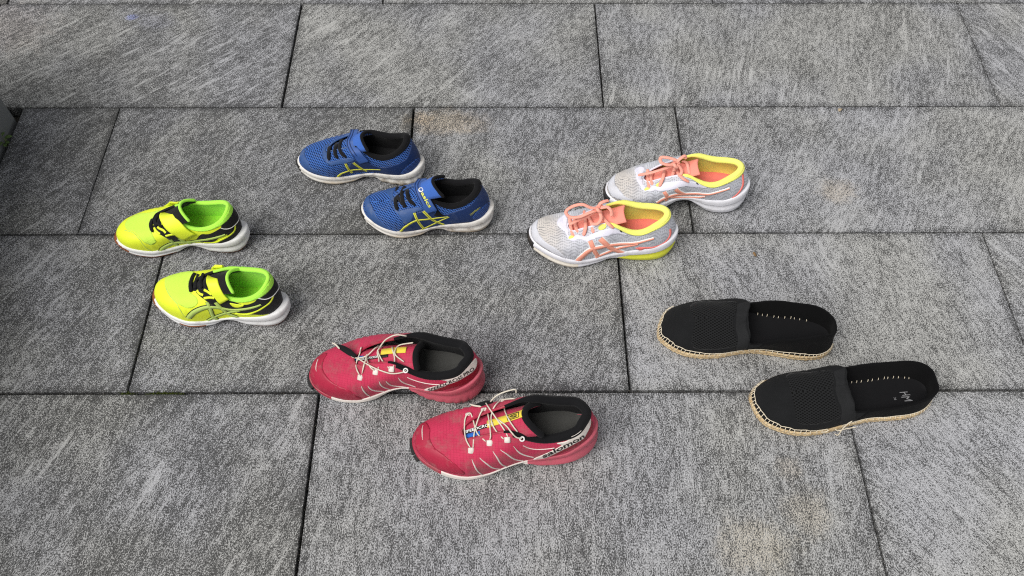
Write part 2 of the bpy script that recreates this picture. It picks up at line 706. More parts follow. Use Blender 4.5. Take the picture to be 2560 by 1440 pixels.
    def text(self, name, s, path, mat, off=0.0011, parent=None, bold=0.0):
        """lettering on the upper; path = baseline points followed by as many points along the letter tops, in (s, t)"""
        V, F = text_geo(s, bold)
        path = np.array(path, float)
        h = len(path) // 2
        u = np.linspace(0, 1, h)
        lo = np.stack([np.interp(V[:, 0], u, path[:h, k]) for k in (0, 1)], 1)
        hi = np.stack([np.interp(V[:, 0], u, path[h:, k]) for k in (0, 1)], 1)
        st = lo + V[:, 1:] * (hi - lo)
        g, nn, _ = self.ev(st[:, 0], st[:, 1])
        return make_mesh(name, g + nn * off, F, mat, parent or self.root, smooth=False)

def ribbon(name, P, W, width, thick, mat, parent, n=40, cols=7, bow=0.0):
    """flat band: centre path P, width direction W (per control point), solid"""
    Q = catmull(np.hstack([np.asarray(P, float), np.asarray(W, float)]), n)
    c, w = Q[:, :3], unit(Q[:, 3:])
    T = unit(np.gradient(c, axis=0))
    w = unit(w - (w * T).sum(1, keepdims=True) * T)
    nn = unit(np.cross(w, T))
    if nn[n // 2, 2] < 0:
        nn = -nn
    wd = np.full(n, width) if np.isscalar(width) else np.interp(np.linspace(0, 1, n), np.linspace(0, 1, len(width)), width)
    b = np.linspace(-1, 1, cols)
    G = c[:, None] + w[:, None] * (wd[:, None] * b[None] / 2)[..., None] - nn[:, None] * (bow * b[None] ** 2)[..., None]
    Nn = np.repeat(nn[:, None], cols, 1)
    th = np.full((n, cols), thick)
    V, F = sheet_geo(G, th, Nn)
    ob = make_mesh(name, V, F, mat, parent, uv={'fab': np.array(V)[:, :2]})
    return ob, (c, w, nn, wd)

# ------------------------------------------------------------------ lasts of the five pairs
LAT = [(.97, .072), (.9, .114), (.8, .132), (.7, .136), (.6, .142), (.5, .157), (.4, .176), (.3, .187), (.2, .172), (.1, .124), (.04, .074)]
MED = [(.97, .072), (.9, .112), (.8, .124), (.7, .118), (.6, .113), (.5, .122), (.4, .148), (.3, .170), (.2, .176), (.1, .155), (.04, .117)]

def creases(amp):
    """flex creases across the ball of the foot and a slightly lumpy upper"""
    def f(sh):
        x = (sh.G[..., 0] + sh.L / 2) / sh.L
        y = sh.G[..., 1]
        t = np.linspace(0, 1, sh.M)[None, :]
        w = np.exp(-((x - .29) / .075) ** 2) * np.clip(t * 6, 0, 1) * np.clip((1 - t) * 10, 0, 1)
        r = amp * w * np.sin(2 * PI * x / .042 + 1.6 * np.sin(y * 75) + 9 * y)
        lump = .0005 * np.sin(x * 21 + y * 60) * np.sin(y * 95 - x * 13) * np.clip(t * 4, 0, 1) * np.clip((1 - t) * 6, 0, 1)
        return r + lump
    return f

def runner(L, collar, eye, throat, ztop, zbot, heel_lean=-.3, rim=(.0042, .0052, .0048), toe_h=.36, heel_in=.003, crease=.0007):
    """collar rows: xs, x, y near, y far, z near, z far; eye: near/far heights of the top eyelet; throat: x, z of its front end"""
    tx, tz = throat
    top = []
    for r in collar:
        d = {1: (heel_lean, 0, 1), .93: (heel_lean * .7, .2, 1), .80: (-.1, .3, 1), .68: (0, .35, 1), .56: (.05, .55, 1)}[r[0]]
        top.append(tuple(r) + (d,))
    ex, en, ef = eye
    top += [(.45, ex, .072, .070, en, ef, (.12, 1, .8)),
            (.35, ex + (tx - ex) * .33, .063, .059, en + (tz - en) * .22, ef + (tz - ef) * .22, (.15, 1, .7)),
            (.25, ex + (tx - ex) * .64, .057, .053, en + (tz - en) * .55, ef + (tz - ef) * .55, (.3, 1, .6)),
            (.15, ex + (tx - ex) * .86, .048, .044, tz + .004, tz + .005, (.6, .9, .5)),
            (.06, tx + .012, .030, .026, tz + .001, tz + .001, (.9, .45, .42)),
            (0, tx, .004, 0, tz, tz, (1, 0, .42))]
    return dict(
        L=L, lat=LAT, med=MED, toe_off=.03, heel_in=heel_in, disp=creases(crease),
        ztop=ztop, zbot=zbot,
        waist=[(0, .004), (.3, .002), (.45, .006), (.55, .010), (.66, .004), (.85, .001), (1, .004)],
        top=top,
        lean=[(0, .02), (.1, .06), (.3, .08), (.5, .05), (.7, .10), (.9, .10), (1, .04)],
        ka=[(0, toe_h), (.12, toe_h), (.3, .42), (.5, .36), (.7, .35), (1, .4)],
        kb=[(0, .42), (.12, .42), (.3, .42), (.5, .36), (.7, .3), (1, .4)],
        rim=[(0, .0012), (.35, .0014), (.48, .002), (.6, rim[0]), (.8, rim[1]), (1, rim[2])])

NEON = runner(.228, [(1, .925, 0, 0, .096, .096), (.93, .895, .062, .062, .089, .092), (.80, .815, .096, .102, .074, .084), (.68, .71, .103, .108, .064, .080), (.56, .61, .096, .102, .069, .082)], (.53, .078, .084), (.31, .060), toe_h=.44, heel_in=.0075, crease=.0004, rim=(.0030, .0034, .0028),
    ztop=[(0, .031), (.1, .027), (.2, .024), (.3, .0195), (.4, .0195), (.5, .022), (.6, .025), (.7, .027), (.8, .030), (.9, .034), (1, .041)],
    zbot=[(0, .014), (.04, .010), (.1, .006), (.2, .0025), (.3, 0), (.45, 0), (.56, .010), (.62, .009), (.70, 0), (.9, 0), (.96, .004), (1, .012)])
NEON_L = runner(.228, [(1, .925, 0, 0, .103, .103), (.93, .895, .062, .062, .097, .101), (.80, .815, .096, .102, .081, .095), (.68, .71, .103, .108, .070, .093), (.56, .61, .096, .102, .075, .094)], (.54, .085, .095), (.335, .067), toe_h=.46, heel_in=.0075, crease=.0004, rim=(.0030, .0034, .0028),
    ztop=NEON['ztop'], zbot=NEON['zbot'])
BLUE = runner(.2335, [(1, .898, 0, 0, .100, .100), (.93, .865, .066, .066, .091, .095), (.80, .79, .098, .100, .077, .084), (.68, .70, .103, .104, .067, .082), (.56, .60, .095, .100, .074, .088)], (.52, .086, .092), (.255, .060), toe_h=.44, heel_in=.005,
    ztop=[(0, .033), (.1, .029), (.2, .025), (.3, .022), (.4, .021), (.5, .0225), (.6, .026), (.7, .028), (.8, .030), (.9, .035), (1, .046)],
    zbot=[(0, .015), (.04, .011), (.1, .007), (.22, .003), (.32, 0), (.44, 0), (.54, .008), (.60, .008), (.68, 0), (.9, 0), (.96, .004), (1, .012)])
GEL_COLLAR = [(1, .912, 0, 0, .094, .094), (.93, .868, .065, .062, .089, .094), (.80, .785, .097, .098, .079, .088), (.68, .705, .103, .104, .071, .089), (.56, .61, .094, .100, .080, .096)]
GEL_L = runner(.2538, GEL_COLLAR, (.525, .090, .098), (.255, .060), toe_h=.42,
    ztop=[(0, .036), (.1, .034), (.2, .030), (.3, .024), (.4, .0215), (.5, .025), (.6, .029), (.7, .033), (.8, .037), (.9, .045), (1, .056)],
    zbot=[(0, .014), (.04, .010), (.12, .006), (.24, .002), (.32, 0), (.47, 0), (.56, .005), (.64, .003), (.72, 0), (.9, 0), (.96, .004), (1, .012)])
GEL_R = runner(.2538, GEL_COLLAR, (.525, .090, .098), (.255, .060), toe_h=.42,
    ztop=[(0, .036), (.1, .034), (.2, .031), (.3, .029), (.4, .034), (.5, .041), (.6, .040), (.7, .035), (.8, .036), (.9, .045), (1, .058)],
    zbot=[(0, .014), (.04, .010), (.12, .006), (.24, .002), (.32, 0), (.38, .004), (.44, .017), (.51, .025), (.57, .025), (.64, .016), (.72, .003), (.78, 0), (.9, 0), (.96, .004), (1, .012)])
SAL_COLLAR = [(1, .937, 0, 0, .106, .106), (.93, .90, .066, .066, .100, .106), (.80, .84, .098, .098, .088, .100), (.68, .735, .104, .102, .078, .104), (.56, .63, .095, .096, .084, .112)]
SAL_L = runner(.2765, SAL_COLLAR, (.53, .096, .106), (.278, .062), rim=(.005, .006, .0055), toe_h=.40,
    ztop=[(0, .020), (.1, .018), (.2, .014), (.3, .009), (.4, .008), (.5, .017), (.6, .026), (.7, .030), (.8, .035), (.9, .054), (1, .068)],
    zbot=[(0, .010), (.05, .006), (.12, .003), (.2, .001), (.3, 0), (.42, 0), (.54, .009), (.63, .013), (.68, .002), (.73, 0), (.9, 0), (.96, .003), (1, .010)])
SAL_R = runner(.2765, SAL_COLLAR, (.53, .096, .106), (.278, .062), rim=(.005, .006, .0055), toe_h=.40,
    ztop=[(0, .018), (.1, .014), (.2, .009), (.3, .008), (.4, .017), (.5, .030), (.6, .037), (.7, .037), (.8, .041), (.9, .056), (1, .074)],
    zbot=[(0, .010), (.05, .006), (.12, .003), (.2, .001), (.3, 0), (.39, .001), (.48, .016), (.57, .024), (.62, .022), (.66, .008), (.71, 0), (.9, 0), (.96, .003), (1, .010)])

def espadrille(near, far, heel_x=.975, heel_z=.06):
    (n0, n1, n2, n3), (f0, f1, f2, f3) = near, far
    return dict(
        L=.2766, lat=[(.97, .07), (.9, .112), (.8, .130), (.7, .130), (.6, .132), (.5, .148), (.4, .170), (.3, .183), (.2, .176), (.1, .140), (.04, .094)],
        med=[(.97, .07), (.9, .108), (.8, .118), (.7, .112), (.6, .104), (.5, .110), (.4, .140), (.3, .164), (.2, .168), (.1, .143), (.04, .104)], toe_off=.035,
        ztop=[(0, .012), (.2, .0115), (.5, .0115), (.8, .0125), (1, .0125)],
        zbot=[(0, .002), (.05, 0), (.95, 0), (1, .002)],
        inset=.002, disp=creases(.0003),
        top=[
            (1, heel_x, 0, 0, heel_z, heel_z, (.0, 0, 1)),
            (.93, heel_x - .022, .074, .072, n0, f0, (0, .02, 1)),
            (.80, .84, .108, .102, n1, f1, (0, .1, 1)),
            (.68, .72, .116, .104, n2, f2, (0, .2, 1)),
            (.58, .61, .122, .108, n3, f3, (0, .3, 1)),
            (.50, .515, .132, .118, .042, .056, (0, .5, 1)),
            (.40, .492, .108, .098, .052, .062, (.25, .8, .4)),
            (.28, .482, .068, .060, .058, .062, (.6, .5, .2)),
            (.14, .478, .036, .030, .060, .061, (.9, .3, .15)),
            (.05, .477, .016, .012, .060, .060, (1, .1, .12)),
            (0, .476, .002, 0, .060, .060, (1, 0, .12))],
        lean=[(0, .25), (.3, .1), (.5, .0), (1, .10)],
        ka=[(0, .24), (.15, .26), (.4, .34), (.6, .35), (1, .35)],
        kb=[(0, .42), (.15, .42), (.4, .42), (.6, .3), (1, .35)],
        rim=[(0, .0008), (1, .0009)])
ESP_R = espadrille((.068, .072, .060, .052), (.062, .070, .072, .070), .962, .066)
ESP_L = espadrille((.054, .044, .036, .038), (.062, .070, .070, .067), .970, .058)

# ------------------------------------------------------------------ setting: pavement, bedding, wall
ROW = 0.305
Y0 = 1.4952

def stone_mat():
    """flamed gneiss: light flecks on dark grey, pale streaks at an angle of its own on every slab (object colour: angle, streaks, tone)"""
    k = NT('gneiss')
    info = k.n('ObjectInfo')
    ic = k.n('SeparateColor')
    k.put(ic.inputs[0], info.outputs['Color'])
    ang, stk, tone = ic.outputs[0], ic.outputs[1], ic.outputs[2]
    rnd = info.outputs['Random']
    oc = k.coord()
    off = k.n('VectorMath', operation='ADD')
    k.put(off.inputs[0], oc)
    cmb = k.n('CombineXYZ')
    k.put(cmb.inputs[0], k.math('MULTIPLY', rnd, 37.0))
    k.put(cmb.inputs[1], k.math('MULTIPLY', rnd, 53.0))
    k.put(off.inputs[1], cmb.outputs[0])
    v = off.outputs[0]
    rot = k.n('VectorRotate', rotation_type='Z_AXIS')
    k.put(rot.inputs['Vector'], v)
    k.put(rot.inputs['Angle'], k.math('MULTIPLY', ang, -PI))
    rv = rot.outputs[0]
    # crystal flecks, slightly drawn out along the grain
    g1 = k.noise(k.xform(rv, (.72, 1.2, 1)), 520, 2, .6)
    g2 = k.noise(v, 700, 1, .5)
    # cloudy patches and streaks shift how many flecks are pale
    cloud = k.ramp(k.noise(k.xform(rv, (.75, 1.25, 1)), 11, 4, .74), .32, .68, -1, 1, smooth=False)
    s1 = k.noise(k.xform(rv, (6.5, 60, 1)), 1.0, 4, .72)
    s2 = k.noise(k.xform(rv, (17, 150, 1)), 1.0, 2, .65)
    wide = k.noise(v, 4.5, 1, .5)
    s3 = k.noise(k.xform(rv, (58, 145, 1)), 1.0, 3, .65)
    streak = k.math('MULTIPLY', k.ramp(s1, .53, .69), k.ramp(wide, .42, .60))
    streak = k.math('ADD', streak, k.math('MULTIPLY', k.math('MULTIPLY', k.ramp(s2, .56, .72), .55), k.ramp(cloud, -.3, .6)))
    streak = k.math('MULTIPLY', streak, stk)
    # sawn margin of every slab is smoother and darker
    e1 = k.n('SeparateXYZ')
    k.put(e1.inputs[0], k.uv('e1'))
    e2 = k.n('SeparateXYZ')
    k.put(e2.inputs[0], k.uv('e2'))
    ed = k.math('MINIMUM', k.math('MINIMUM', e1.outputs[0], e1.outputs[1]), k.math('MINIMUM', e2.outputs[0], e2.outputs[1]))
    marg = k.ramp(k.math('ADD', ed, k.math('MULTIPLY', k.noise(v, 30, 2), .020)), .008, .026, .30, 0)
    lift = k.math('ADD', k.math('MULTIPLY', cloud, .052), k.math('MULTIPLY', streak, .19))
    lift = k.math('ADD', lift, k.math('MULTIPLY', k.math('SUBTRACT', s3, .5), .42))
    lift = k.math('SUBTRACT', lift, k.math('MULTIPLY', marg, .22))
    lift = k.math('ADD', lift, k.math('MULTIPLY', k.math('SUBTRACT', tone, .45), .45))
    fleck = k.ramp(k.math('ADD', g1, lift), .415, .620)
    dark = k.ramp(g2, .3, .7, .042, .092)
    pale = k.ramp(g2, .3, .7, .32, .54)
    lum = k.math('ADD', dark, k.math('MULTIPLY', fleck, k.math('SUBTRACT', pale, dark)))
    lum = k.math('MULTIPLY', lum, k.math('ADD', k.math('MULTIPLY', tone, .5), .75))
    hue = k.noise(v, 3.2, 2, .6)
    col = k.n('CombineColor')
    k.put(col.inputs[0], lum)
    k.put(col.inputs[1], lum)
    k.put(col.inputs[2], lum)
    tint = k.mix(k.ramp(hue, .35, .65), (1.0, 1.0, .965, 1), (.97, .98, 1.02, 1))
    c = k.mix(1.0, col.outputs[0], tint, 'MULTIPLY')
    # rusty stains and a chalk trace with places of their own
    geo = k.n('NewGeometry')
    pos = geo.outputs['Position']
    warp = k.math('MULTIPLY', k.math('SUBTRACT', k.noise(pos, 34, 4, .75), .5), .16)
    def blob(x, y, rx, ry, amt):
        nonlocal c
        p = k.xform(pos, (1 / rx, 1 / ry, 0), (0, 0, 0), (-x / rx, -y / ry, 0))
        ln = k.n('VectorMath', operation='LENGTH')
        k.put(ln.inputs[0], p)
        d = k.math('ADD', ln.outputs['Value'], k.math('MULTIPLY', warp, 11.0))
        return k.ramp(d, .35, 1.25, amt, 0)
    grit = k.ramp(g1, .36, .56)
    for x, y, rx, ry, amt, colr in STAINS:
        c = k.mix(k.math('MULTIPLY', blob(x, y, rx, ry, amt), grit), c, k.mix(1.0, c, colr, 'MULTIPLY'))
    h = k.math('ADD', k.math('MULTIPLY', g1, 3.0), k.math('MULTIPLY', k.noise(v, 90, 2), 1.2))
    k.bump(h, .6, .0012)
    return k.out(c, .72)

def px_stain(x, y, rx, ry, amt, c):
    return (x, y, rx, ry, amt, c)
BROWN = (1.35, 1.05, .66, 1)
STAINS = [(-.115, 1.150, .085, .035, .5, BROWN), (-.165, 1.165, .03, .02, .3, BROWN), (.345, .335, .06, .050, .42, (1.25, 1.08, .78, 1)), (.43, .385, .035, .04, .36, (1.25, 1.06, .78, 1)), (.415, .455, .025, .02, .35, (1.25, 1.05, .80, 1)), (-1.05, 1.42, .12, .10, .3, (1.25, 1.02, .85, 1)), (.60, .98, .04, .03, .35, BROWN), (-.79, 1.452, .012, .010, .9, (.85, .95, 1.7, 1)), (-.74, 1.440, .05, .03, .35, (.95, .98, 1.25, 1))]
stone = stone_mat()

k_ = NT('bedding_grit')
k_.bump(k_.noise(k_.coord(), 300, 4), .8, .002)
bed_mat = k_.out(k_.mix(k_.noise(k_.coord(), 120, 4), (.012, .011, .009, 1), (.05, .045, .038, 1)), .95)
bed = make_mesh('pavement', [(-40, -40, -.026), (40, -40, -.026), (40, 40, -.026), (-40, 40, -.026)], [(0, 1, 2, 3)], bed_mat, smooth=False)
tag(bed, kind='structure')

_pr = random.Random(11)
def paver(x0, x1, y0, y1, z, angle, streaks, tone):
    """sawn slab with slightly chipped edges"""
    cx, cy = (x0 + x1) / 2, (y0 + y1) / 2
    hx, hy = (x1 - x0) / 2, (y1 - y0) / 2
    ring = []
    def side(ax, ay, bx, by):
        ln = math.hypot(bx - ax, by - ay)
        n = max(4, int(ln / .006))
        for i in range(n):
            t = i / n
            ring.append((ax + (bx - ax) * t, ay + (by - ay) * t))
    side(-hx, -hy, hx, -hy); side(hx, -hy, hx, hy); side(hx, hy, -hx, hy); side(-hx, hy, -hx, -hy)
    n = len(ring)
    wob, chip = 0.0, 0.0
    V = []
    tops, mids = [], []
    for i, (x, y) in enumerate(ring):
        wob = wob * .8 + _pr.uniform(-.0004, .0004)
        if _pr.random() < .018:
            chip = _pr.uniform(.0010, .0030)
        chip *= .62
        d = .0006 + abs(wob) * .7 + chip
        sx = 1 - d / hx if abs(abs(x) - hx) < 1e-6 else 1
        sy = 1 - d / hy if abs(abs(y) - hy) < 1e-6 else 1
        lo = _pr.uniform(.0, .0003)
        tops.append((x * sx, y * sy, 0))
        sx2 = 1 - lo / hx if abs(abs(x) - hx) < 1e-6 else 1
        sy2 = 1 - lo / hy if abs(abs(y) - hy) < 1e-6 else 1
        mids.append((x * sx2, y * sy2, -.0007 - chip * .7))
    bots = [(x, y, -.024) for x, y in ring]
    V = tops + mids + bots
    F = [tuple(range(n))]
    for a in (0, 1):
        for i in range(n):
            j = (i + 1) % n
            F.append((a * n + i, (a + 1) * n + i, (a + 1) * n + j, a * n + j))
    Va = np.array(V)
    e1 = np.stack([Va[:, 0] + hx, Va[:, 1] + hy], 1)
    e2 = np.stack([hx - Va[:, 0], hy - Va[:, 1]], 1)
    ob = make_mesh('paver', V, F, stone, bed, uv={'e1': e1, 'e2': e2}, smooth=False)
    ob.location = (cx, cy, z)
    ob.color = (angle / 180.0, streaks, tone, 1)
    return ob

# rows from far to near: top edge y, gap above, gap below, joints (x, half gap), per slab (grain angle, streaks, tone)
ROWS = [
    (Y0 + ROW, .0012, .0012, [(-1.9, .002), (-1.065, .0025), (-.265, .002), (.442, .002), (1.2, .002), (1.9, .002)], [(40, .8, .45), (45, .7, .48), (60, .6, .5), (120, .7, .5), (130, .6, .5)]),
    (Y0, .0014, .0012, [(-1.9, .002), (-1.078, .0018), (-.4373, .0026), (.188, .0018), (.9634, .0012), (1.7, .002)], [(40, .5, .44), (42, 1.0, .42), (52, .75, .47), (75, .7, .49), (118, .6, .50)]),
    (Y0 - ROW, .0014, .0018, [(-.938, .002), (-.7503, .0008), (-.1809, .0026), (.327, .0022), (1.20, .002), (1.9, .002)], [(48, .55, .36), (55, .3, .39), (70, .45, .45), (60, .85, .51), (110, .7, .5)]),
    (Y0 - 2 * ROW, .0016, .0022, [(-1.75, .002), (-.5912, .0020), (.1906, .0022), (.8333, .0018), (1.6, .002)], [(58, .5, .41), (62, .35, .44), (105, .6, .53), (125, .7, .53)]),
    (Y0 - 3 * ROW, .0026, .0020, [(-1.5, .002), (-.2928, .0024), (.5232, .0020), (1.4, .002)], [(68, 1.0, .42), (88, .5, .49), (126, 1.0, .56)]),
    (Y0 - 4 * ROW, .0020, .0020, [(-1.3, .002), (-.4, .002), (.3, .002), (1.2, .002)], [(65, .6, .45), (90, .5, .48), (125, .6, .5)]),
]
for i, r in enumerate(ROWS[:]):                 # the same rows carried on to both sides
    js, sl = list(r[3]), list(r[4])
    js += [(js[-1][0] + .72, .002), (js[-1][0] + 1.40, .002)]
    sl += [(115, .6, .47), (60, .6, .5)]
    if js[0][0] < -1.0:
        js = [(js[0][0] - 1.35, .002), (js[0][0] - .66, .002)] + js
        sl = [(70, .5, .44), (50, .6, .46)] + sl
    ROWS[i] = (r[0], r[1], r[2], js, sl)
for n, y in enumerate((Y0 + 3 * ROW, Y0 + 2 * ROW, Y0 - 5 * ROW, Y0 - 6 * ROW)):
    js = [(-2.6 + n * .17 + k * .69 + .05 * math.sin(5 * k + n), .002) for k in range(9)]
    ROWS.append((y, .0014, .0014, js, [(40 + (k * 37 + n * 23) % 90, .6, .44 + .015 * ((k + n) % 4)) for k in range(8)]))
for yt, ga, gb, joints, slabs in ROWS:
    for (a, ha), (b, hb), (an, st, tn) in zip(joints, joints[1:], slabs):
        jy = _pr.uniform(-.0003, .0003)
        paver(a + ha * .85, b - hb * .85, yt - ROW + gb * .85 + jy, yt - ga * .85 + jy * .5, _pr.uniform(-.0009, -.0002), an, st, tn)

# smooth grey wall ending at the left edge of the picture
k_ = NT('grey_render')
k_.bump(k_.noise(k_.coord(), 240, 4), .15, .0008)
wall_mat = k_.out(k_.mix(k_.ramp(k_.noise(k_.coord(), 5, 5), .3, .7), srgb(118, 120, 120), srgb(108, 110, 111)), .7)
def wall():
    x0, x1, y0, y1, z1, b = -1.20, -.9475, -.9, 1.168, .36, .006
    prof = [(x0, y0), (x1 - b, y0), (x1, y0 + b), (x1, y1 - b), (x1 - b * .3, y1 - b * .3), (x1 - b, y1), (x0, y1)]
    V = [(x, y, -.02) for x, y in prof] + [(x, y, z1 - b) for x, y in prof]
    cx, cy = (x0 + x1) / 2, (y0 + y1) / 2
    V += [(x - math.copysign(b, x - cx), y - math.copysign(b, y - cy), z1) for x, y in prof]
    n = len(prof)
    F = [(i + r * n, (i + 1) % n + r * n, (i + 1) % n + (r + 1) * n, i + (r + 1) * n) for r in (0, 1) for i in range(n)]
    F.append(tuple(range(2 * n, 3 * n)))
    o = make_mesh('wall', V, F, wall_mat, smooth=False)
    tag(o, 'smooth dark grey wall end at the left edge, behind the small green weed', 'wall')
wall()

# small weed between wall and paving
leaf_mat = NT('weed_leaf')
leaf_mat = leaf_mat.out(leaf_mat.mix(leaf_mat.noise(leaf_mat.coord(), 90, 3), srgb(66, 90, 46), srgb(92, 112, 62)), .6)
stem_mat = m_stem = NT('weed_stem').out(srgb(110, 120, 70), .7)
def leaf(parent, base, d, ln, w, tilt):
    d = unit(d)
    side = unit(np.cross(d, (0, 0, 1)))
    G = np.zeros((9, 5, 3))
    for i in range(9):
        t = i / 8
        ww = w * math.sin(PI * min(1, t * .93 + .07)) ** .8
        for j in range(5):
            b = j / 2 - 1
            G[i, j] = np.array(base) + d * ln * t + side * ww * b * .5 + np.array([0, 0, tilt * ln * t - .25 * ln * t * t + abs(b) * ww * .18])
    V, F = sheet_geo(G, .0004)
    make_mesh('leaf', V, F, leaf_mat, parent)
wd = empty('weed', (-.944, 1.100, -.02))
tag(wd, 'small green weed growing in the gap beside the grey wall', 'weed')
for i, (dx, dy, ln, w, h) in enumerate([(1, .35, .018, .011, .030), (.9, -.4, .012, .008, .024), (.15, 1, .012, .007, .034), (-.2, -1, .014, .009, .026), (.5, -1, .012, .009, .022), (1, .9, .010, .006, .026)]):
    b = (dx * .004, dy * .004, h)
    tube('stem', [(0, 0, 0), (dx * .002, dy * .002, h * .6), b], .0006, stem_mat, wd, n=10, seg=5)
    leaf(wd, b, (dx, dy, 0), ln * .8, w * .8, .25)

# moss and grass in the near joint
moss_mat = NT('moss')
moss_mat = moss_mat.out(moss_mat.mix(moss_mat.noise(moss_mat.coord(), 200, 3), srgb(48, 62, 18), srgb(88, 98, 34)), .9)
def moss(x0, x1, y, n, seed, label, tall):
    r = random.Random(seed)
    V, F = [], []
    cx = (x0 + x1) / 2
    for i in range(n):
        x = x0 + (x1 - x0) * (r.random() + r.random()) / 2
        yy = y + r.uniform(-.003, .003)
        z = -.012 + r.uniform(0, .006)
        a = r.uniform(0, 2 * PI)
        l = r.uniform(.003, .009) * (tall if r.random() < .1 else 1)
        d = np.array([math.cos(a) * .8, math.sin(a) * .35, r.uniform(.5, 1.2)]) * l
        p = np.array([x - cx, yy - y, z])
        w = np.array([-math.sin(a), math.cos(a), 0]) * .0007
        o = len(V)
        V += [p - w, p + w, p + d * .6 + w * .7, p + d]
        F += [(o, o + 1, o + 2), (o, o + 2, o + 3)]
    ob = make_mesh('moss', V, F, moss_mat, smooth=False)
    ob.location = (cx, y, 0)
    tag(ob, label, 'moss', kind='stuff')
moss(-.565, -.50, .5802, 500, 3, 'moss and short grass in the near joint left of the red shoes', 1.9)
moss(-.606, -.575, .5805, 140, 4, 'thin moss where the joints meet at lower left', 1.2)

# sand grains and crumbs lying in the joints
def joint_grit():
    r = random.Random(21)
    lines = []
    for yt, ga, gb, joints, slabs in ROWS:
        lines.append(((joints[0][0], yt), (joints[-1][0], yt)))
        for x, h in joints[1:-1]:
            lines.append(((x, yt - ROW), (x, yt)))
    V, F = [], []
    for (x0, y0), (x1, y1) in lines:
        ln = math.hypot(x1 - x0, y1 - y0)
        for i in range(int(ln * 150)):
            t = r.random()
            sc = r.uniform(.0004, .0011)
            p = np.array([x0 + (x1 - x0) * t + r.uniform(-.001, .001), y0 + (y1 - y0) * t + r.uniform(-.001, .001), r.uniform(-.010, -.0025)])
            o = len(V)
            V += [p + np.array([r.uniform(.6, 1.2) * a, r.uniform(.6, 1.2) * b, r.uniform(.6, 1.2) * c]) * sc for a, b, c in ((1, 0, -.5), (-.6, .8, -.5), (-.6, -.8, -.5), (0, 0, .9))]
            F += [(o, o + 1, o + 3), (o + 1, o + 2, o + 3), (o + 2, o, o + 3), (o, o + 2, o + 1)]
    k = NT('grit')
    mat = k.out(k.mix(k.ramp(k.noise(k.coord(), 300, 1), .35, .65), srgb(150, 144, 132), srgb(70, 66, 58)), .9)
    tag(make_mesh('joint_grit', V, F, mat, smooth=False), 'sand grains and crumbs in the joints between the slabs', 'grit', kind='stuff')
joint_grit()

def scrap(x, y, ln, w, ang, col, label):
    G = np.zeros((7, 4, 3))
    for i in range(7):
        for j in range(4):
            t, b = i / 6, j / 1.5 - 1
            ww = w * (math.sin(PI * (t * .86 + .08)) ** .7) * (1 + .25 * math.sin(7 * t))
            G[i, j] = (ln * (t - .5), b * ww / 2, .0006 + .0016 * math.sin(3 * t + b))
    V, F = sheet_geo(G, .0005)
    k = NT('dry_leaf')
    o = make_mesh('leaf_scrap', V, F, k.out(k.mix(k.noise(k.coord(), 200, 3), col, tuple(c * .5 for c in col[:3]) + (1,)), .8))
    o.location, o.rotation_euler = (x, y, .0002), (0, 0, ang)
    tag(o, label, 'leaf scrap')
scrap(.6462, 1.1801, .009, .006, .5, srgb(186, 168, 140), 'tiny tan leaf scrap below the far joint at upper right')
scrap(.4254, .8382, .009, .005, 1.9, srgb(150, 120, 84), 'tiny brown leaf scrap on the slab between grey shoes and espadrilles')

# ------------------------------------------------------------------ the ten shoes: which side faces -Y, place, heading
POSE = dict(A=('med', -.5533, .8701, -.62, NEON), B=('lat', -.4633, .7316, -5.35, NEON_L), C=('med', -.2624, 1.026, -6.04, BLUE), D=('lat', -.1378, .9137, .04, BLUE), E=('med', .2986, .9589, -1.79, GEL_R), F=('lat', .1624, .8558, .35, GEL_L), G=('med', -.1717, .6002, -6.44, SAL_R), H=('lat', -.0056, .4904, 3.3, SAL_L), I=('med', .3808, .6752, -6.22, ESP_R), J=('lat', .5117, .5596, 4.14, ESP_L))

# tongues: rows of x/L, z, half width, sag at the edges; then how far the end runs back at its edges
TONGUE = dict(
    A=([(.29, .050, .014, .003), (.36, .062, .018, .006), (.45, .076, .021, .010), (.52, .088, .022, .013), (.575, .101, .0225, .016)], .07),
    B=([(.31, .057, .014, .003), (.38, .070, .018, .006), (.47, .085, .021, .010), (.56, .096, .022, .013), (.635, .105, .0225, .016)], .05),
    C=([(.24, .050, .014, .003), (.32, .064, .017, .006), (.41, .079, .019, .009), (.48, .090, .021, .012), (.53, .099, .0225, .015)], .06),
    D=([(.24, .050, .014, .003), (.32, .066, .017, .006), (.41, .084, .019, .009), (.49, .098, .021, .012), (.55, .109, .0225, .015)], .08),
    E=([(.24, .050, .014, .002), (.33, .064, .017, .004), (.43, .077, .018, .005), (.52, .088, .018, .006), (.60, .097, .018, .005)], .015),
    F=([(.24, .050, .014, .002), (.33, .064, .017, .004), (.43, .079, .018, .005), (.52, .090, .018, .006), (.61, .099, .018, .005)], .015),
    G=([(.26, .053, .015, .003), (.34, .066, .019, .006), (.44, .080, .021, .008), (.53, .090, .022, .010), (.63, .098, .022, .010)], .02),
    H=([(.26, .053, .015, .003), (.34, .068, .019, .006), (.44, .085, .022, .010), (.53, .099, .024, .014), (.60, .112, .026, .020)], .09))

